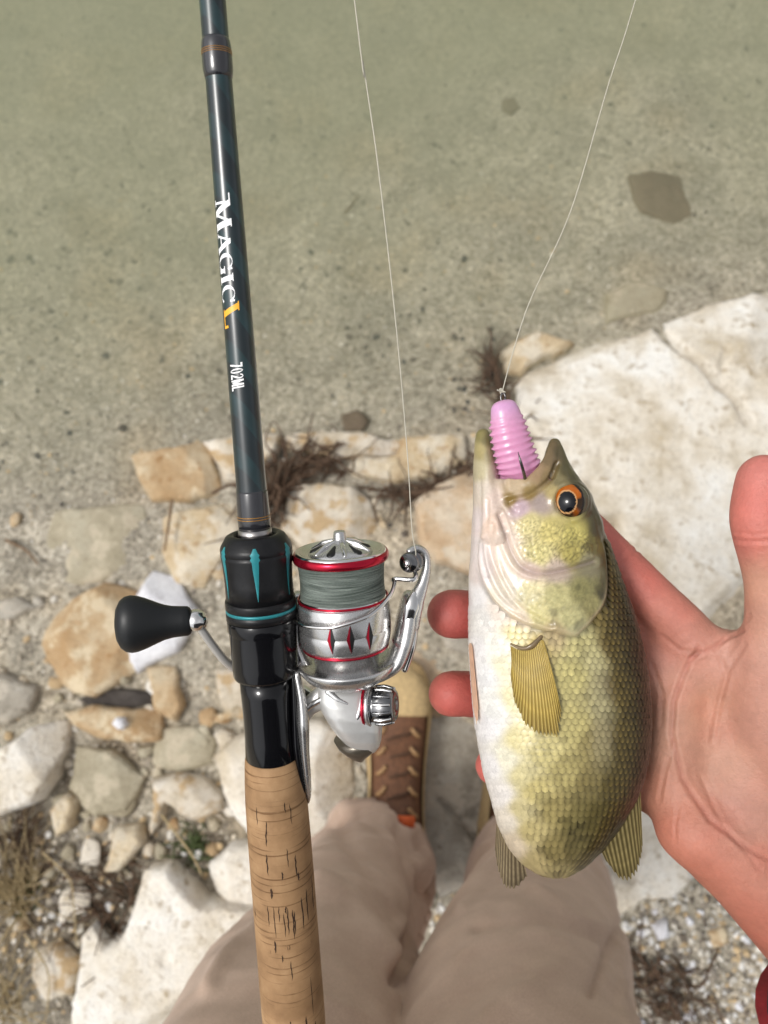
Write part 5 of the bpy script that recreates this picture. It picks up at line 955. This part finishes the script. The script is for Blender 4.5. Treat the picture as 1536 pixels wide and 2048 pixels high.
for ph in (-.40, 0.0, .42, 1.25, 1.65, 2.05, 2.9, 3.3, 3.7, 4.6):     # diamond windows
    for nm, k, m_, lf in (('window', 1.0, M_blk, .35), ):
        R = []
        for h, wd in [(40, .3), (27, 3.6), (12, 6.8), (-3, 3.6), (-16, .3)]:
            rr0 = np.interp(h, [-20, -6, 7, 16, 45], [89, 91.5, 92.4, 92.6, 92.2]) + lf; R.append(np.array([RO + SC * (rr0 * (math.sin(ph + q * wd / 92) * RR + math.cos(ph + q * wd / 92) * RN) + (h / .985) * RA) for q in (-1, -.3, .3, 1)]))
        V, Fc = rings(R, closed=False, caps=False); w0 = mk('window', V, Fc, M_blk, skirt)
        R2 = [np.array([p for p in (r[0] + (r[0] - r[3]) * .12, r[0] + (r[3] - r[0]) * .33)]) + RN * SC * .4 for r in R]; V, Fc = rings(R2, closed=False, caps=False); mk('red_edge', V, Fc, M_redm, w0)
mk('rotor_neck', *rv([(60, -26), (74, -30), (74, -34), (66, -38), (64, -70), (66, -84), (70, -90), (40, -90)]), M_chr, reel)
rotor = mk('rotor', *rv([(68, -78), (84, -70), (96, -62), (100, -62), (101, -66), (97, -76), (86, -90), (70, -101), (50, -107), (30, -109), (0, -109)]), M_chr, reel)
def lobe(L, r, k, n=16, fd=None): Q = smooth_poly(np.array([(*p, 0) if len(p) == 2 else p for p in L], float), 6); rr0 = np.interp(np.linspace(0, 1, len(Q)), np.linspace(0, 1, len(r)), r); return tube(rla(Q), rr0 * SC, n, fdir=RN if fd is None else fd, flat=k)
mk('rotor_arm', *lobe([(752, 1352, 20), (788, 1325, 15), (806, 1280, 10), (815, 1230, 6), (818, 1195, 4)], [12, 18, 21, 20, 15], [1.8, 2.0, 1.9, 1.7, 1.5]), M_chr, reel)
mk('arm_cover', *lobe([(812, 1340, 8), (824, 1290, 10), (829, 1240, 10)], [8, 10, 9], [2.2, 2.2, 2.0]), M_chr2, reel)
mk('rotor_arm', *lobe([(620, 1352, -40), (600, 1310, -60), (598, 1260, -75), (602, 1215, -78)], [14, 18, 18, 14], [1.8, 2.0, 1.9, 1.5]), M_chr, reel)
mk('bail_arm', *lobe([(820, 1248, 22), (824, 1205, 24), (840, 1165, 18), (849, 1130, 10), (845, 1104, 8), (828, 1093, 10), (812, 1098, 14)], [17, 19, 12, 9, 8, 7, 6], [.7, .8, .9, 1.3, 1.4, 1.3, 1.2]), M_chr, reel)
mk('hinge_cover', *lobe([(812, 1245, 30), (818, 1205, 32), (826, 1185, 28)], [12, 17, 12], [.55, .6, .55]), M_chr2, reel)
rc = rl(814, 1118, 22); rax = nrm(RN * .8 - RR * .55 + RA * .1); lr_ = mk('line_roller', *revolve([(r * SC, h * SC) for r, h in [(0, 21), (7, 21), (9, 19), (9, 15), (17, 14), (20, 10), (19, 5), (15, 1), (15, -3), (19, -7), (22, -12), (21, -18), (0, -19)]], rc, rax, 36), M_pew, reel)
mk('roller_screw', *revolve([(r * SC, h * SC) for r, h in [(0, 24), (5, 24), (6.5, 22), (6.5, 19)]], rc, rax, 20), M_chr2, lr_)
th = np.linspace(-.05, math.pi * 1.02, 40); wire = [rl(825, 1142, 20), rl(818, 1150, 34)]
for t in th[3:]:
    rr0 = 104; hpos = np.interp(t, [0, .5, 1.2, 1.9, 2.6, 3.2], [112, 88, 58, 42, 38, 40]); wire.append(RO + SC * (rr0 * math.cos(t) * RR + rr0 * math.sin(t) * RN * .98 + hpos * RA))
wire = smooth_poly(wire, 4); mk('bail_wire', *tube(wire, np.interp(np.linspace(0, 1, len(wire)), [0, .15, 1], [SC * 5.2, SC * 3.8, SC * 3.4]), 12), M_chr2, reel)
# gear housing
R = []; a = np.linspace(0, 2 * math.pi, 36, endpoint=False)
for y_, l_, r_2, nh, nc in [(1362, 640, 742, 30, 0), (1378, 636, 750, 42, 4), (1400, 634, 760, 50, 8), (1425, 642, 766, 53, 10), (1450, 656, 769, 53, 10), (1475, 672, 769, 48, 8), (1495, 688, 766, 40, 4), (1512, 704, 758, 28, 0)]:
    c_ = (l_ + r_2) / 2; w_ = (r_2 - l_) / 2; R.append(np.array([rl(c_ + w_ * np.sign(math.cos(t)) * abs(math.cos(t)) ** .8, y_ + 6 * math.cos(t), nc + nh * np.sign(math.sin(t)) * abs(math.sin(t)) ** .8) for t in a]))
V, Fc = rings(R); V, Fc, N = remesh(V, Fc, .0007, 6); hous = mk('gear_housing', V, Fc, M_body, reel)
R = []
for y_, l_, r_2, nh, nc in [(1484, 673, 770, 42, 0), (1500, 682, 770, 44, 0), (1514, 698, 765, 37, -2), (1526, 714, 755, 26, -4), (1534, 728, 744, 12, -4)]:
    c_ = (l_ + r_2) / 2; w_ = (r_2 - l_) / 2 + .5; R.append(np.array([rl(c_ + w_ * math.cos(t), y_ - 12 * math.cos(t), nc + nh * math.sin(t)) for t in a]))
mk('tail_cover', *rings(R), M_bronze, reel)
mk('housing_ridge', *lobe([(722, 1378, 44), (714, 1410, 56), (703, 1440, 58), (694, 1462, 54)], [4, 6, 4, 2], [.8, .8, .8, .8]), M_chr2, hous)
mk('housing_ridge', *lobe([(655, 1372, 38), (672, 1385, 46), (690, 1392, 52)], [7, 6, 3], [.7, .7, .7]), M_chr, hous)
cax = nrm(RR * .90 + RN * .42 + RA * .05); cc_ = rl(742, 1408, 26)
cap = mk('handle_cap', *revolve([(r * SC, h * SC) for r, h in [(40, -6), (44, 0), (44, 6), (38, 8), (36, 12), (37, 14), (38, 30), (35, 44), (31, 50), (29, 52), (14, 53), (12, 50), (0, 50)]], cc_, cax, 48), M_pew, reel)
mk('red_ring', *revolve([(r * SC, h * SC) for r, h in [(42, -9), (47, -7), (47, -3), (42, -2)]], cc_, cax, 48), M_redm, cap)
mk('silver_ring', *revolve([(r * SC, h * SC) for r, h in [(42, -3), (45.5, -2), (45.5, 6), (42, 8)]], cc_, cax, 48), M_chr, cap)
u1 = nrm(np.cross(cax, RA)); u2 = np.cross(cax, u1)
for k in range(14):
    t = k * 2 * math.pi / 14; d = math.cos(t) * u1 + math.sin(t) * u2; mk('grip_rib', *tube([cc_ + cax * SC * 16 + d * SC * 37.5, cc_ + cax * SC * 30 + d * SC * 38.5, cc_ + cax * SC * 46 + d * SC * 34], SC * 3.2, 6), M_chr2 if k % 2 else M_pew, cap)
# stem and foot
mk('stem', *lobe([(676, 1385, 10), (645, 1398, 6), (618, 1420, 2), (604, 1450, 0)], [30, 24, 18, 14], [.75, .7, .7, .6]), M_body, reel)
mk('stem_rib', *lobe([(656, 1384, 34), (628, 1402, 22), (608, 1428, 12), (603, 1470, 8)], [7, 6, 6, 5], [.8, .8, .8, .8]), M_chr2, reel)
mk('foot', *lobe([(592, 1338, 10), (602, 1390, 12), (606, 1440, 12), (610, 1500, 10), (616, 1555, 8), (621, 1600, 4), (622, 1626, 0)], [7, 11, 14, 11, 9, 6, 2], [2.6, 2.8, 3.0, 3.0, 2.8, 2.2, 1.5]), M_chr, reel)
mk('foot_trim', *lobe([(586, 1345, 22), (590, 1420, 26), (594, 1490, 24), (602, 1545, 20), (611, 1600, 12)], [4, 6, 8, 6, 3], [1.6, 1.8, 2.0, 1.8, 1.4]), M_gloss, reel)
# crank
mk('crank_shaft', *lobe([(640, 1408, -10), (590, 1400, -75), (520, 1375, -95)], [12, 12, 10], [1, 1, 1], 14), M_chr2, reel)
mk('crank_arm', *lobe([(560, 1400, -80), (520, 1384, -78), (486, 1364, -62), (455, 1332, -42), (428, 1290, -28), (408, 1254, -18), (400, 1238, -15)], [9, 9, 9, 9, 8.5, 8.5, 9], [1, 1, 1, 1, 1, 1, 1], 14), plain('crank alloy', (.60, .58, .55), .38, .55), reel)
kc = rl(400, 1237, -15); V, Fc = revolve([(r * SC, h * SC) for r, h in [(0, 23), (9, 22.5), (10, 19), (16, 16), (21, 7), (22, 0), (20, -10), (12, -18), (0, -22)]], kc, nrm(RR * .75 + RN * .66), 30); mk('knob_joint', V, Fc, M_chr2, reel)
ka = nrm(rl(240, 1243, -15) - rl(392, 1238, -15)); o0 = rl(391, 1238, -15)
V, Fc = revolve([(r * SC, h * SC) for r, h in [(0, -1), (20, -1), (26, 2), (29.5, 7), (30, 18), (31.5, 36), (35, 51), (42, 68), (50, 86), (55, 101), (56.5, 112), (54, 123), (47, 132), (33, 139), (14, 142), (0, 142.5)]], o0, ka, 48, RN); dn = (V - o0) @ RN; V = V - np.outer(dn * .28, RN); knob = mk('handle_knob', V, Fc, M_knob, reel)
pn = rl(362, 1228, 4); mk('knob_pin', *revolve([(2.4 * SC, -3 * SC), (3.6 * SC, .6 * SC), (2 * SC, .8 * SC), (0, .2 * SC)], pn, RN, 14), M_blk, knob)

# ------------------------------------------------------------------ line: reel -> guides -> tip -> lure
M_line = plain('pale line', A(206, 200, 184), .45, spec=.5)
L1 = [tuple(rl(806, 1124, 40)), tuple(rl(822, 1103, 30))] + [tuple(cw(*p)) for p in [(824, 1060, .3055), (817, 940, .301), (806, 800, .296), (793, 660, .290), (776, 500, .284), (752, 300, .276), (727, 130, .270), (709, 0, .265)]]
L1 += [tuple(g) for g in gpts]
tip = np.array(gpts[-1])
Aq = np.array(cw(1271, 0, .310)); tq = nrm(Aq - cw(1216, 172, .309)); dq = np.linalg.norm(tip - Aq)
L2 = [tuple((1 - t) ** 2 * tip + 2 * t * (1 - t) * (Aq + tq * dq * .55) + t * t * Aq) for t in np.linspace(.08, .97, 16)] + [tuple(cw(*p)) for p in [(1271, 0, .310), (1245, 85, .3095), (1216, 172, .309), (1158, 372, .309), (1122, 470, .309), (1066, 588, .309), (1042, 652, .309), (1020, 725, .310), (1004, 786, .3105)]]
LL = smooth_poly(np.array(L1 + L2), 7)
line_ = mk('fishing_line', *tube(LL, .00021, 6), M_line); tag(line_, 'thin pale fishing line running from the reel to the pink lure', 'fishing line')
th = np.linspace(0, 6.28, 14); mb = MB()
for k in range(3): mb.add(*tube(cwa(np.stack([1002 + 3 * np.cos(th) + k, 780 + k * 3 + 2.4 * np.sin(th), np.full(14, .3105) + .0003 * np.sin(th)], 1)), .0003, 5, False))
mb.add(*tube(cwa([(1001, 783, .310), (995, 780, .309)]), .0003, 5)); mb.add(*tube(cwa([(1003, 781, .310), (1010, 784, .309)]), .0003, 5)); mk('knot', mb.V, mb.f, M_line, line_)
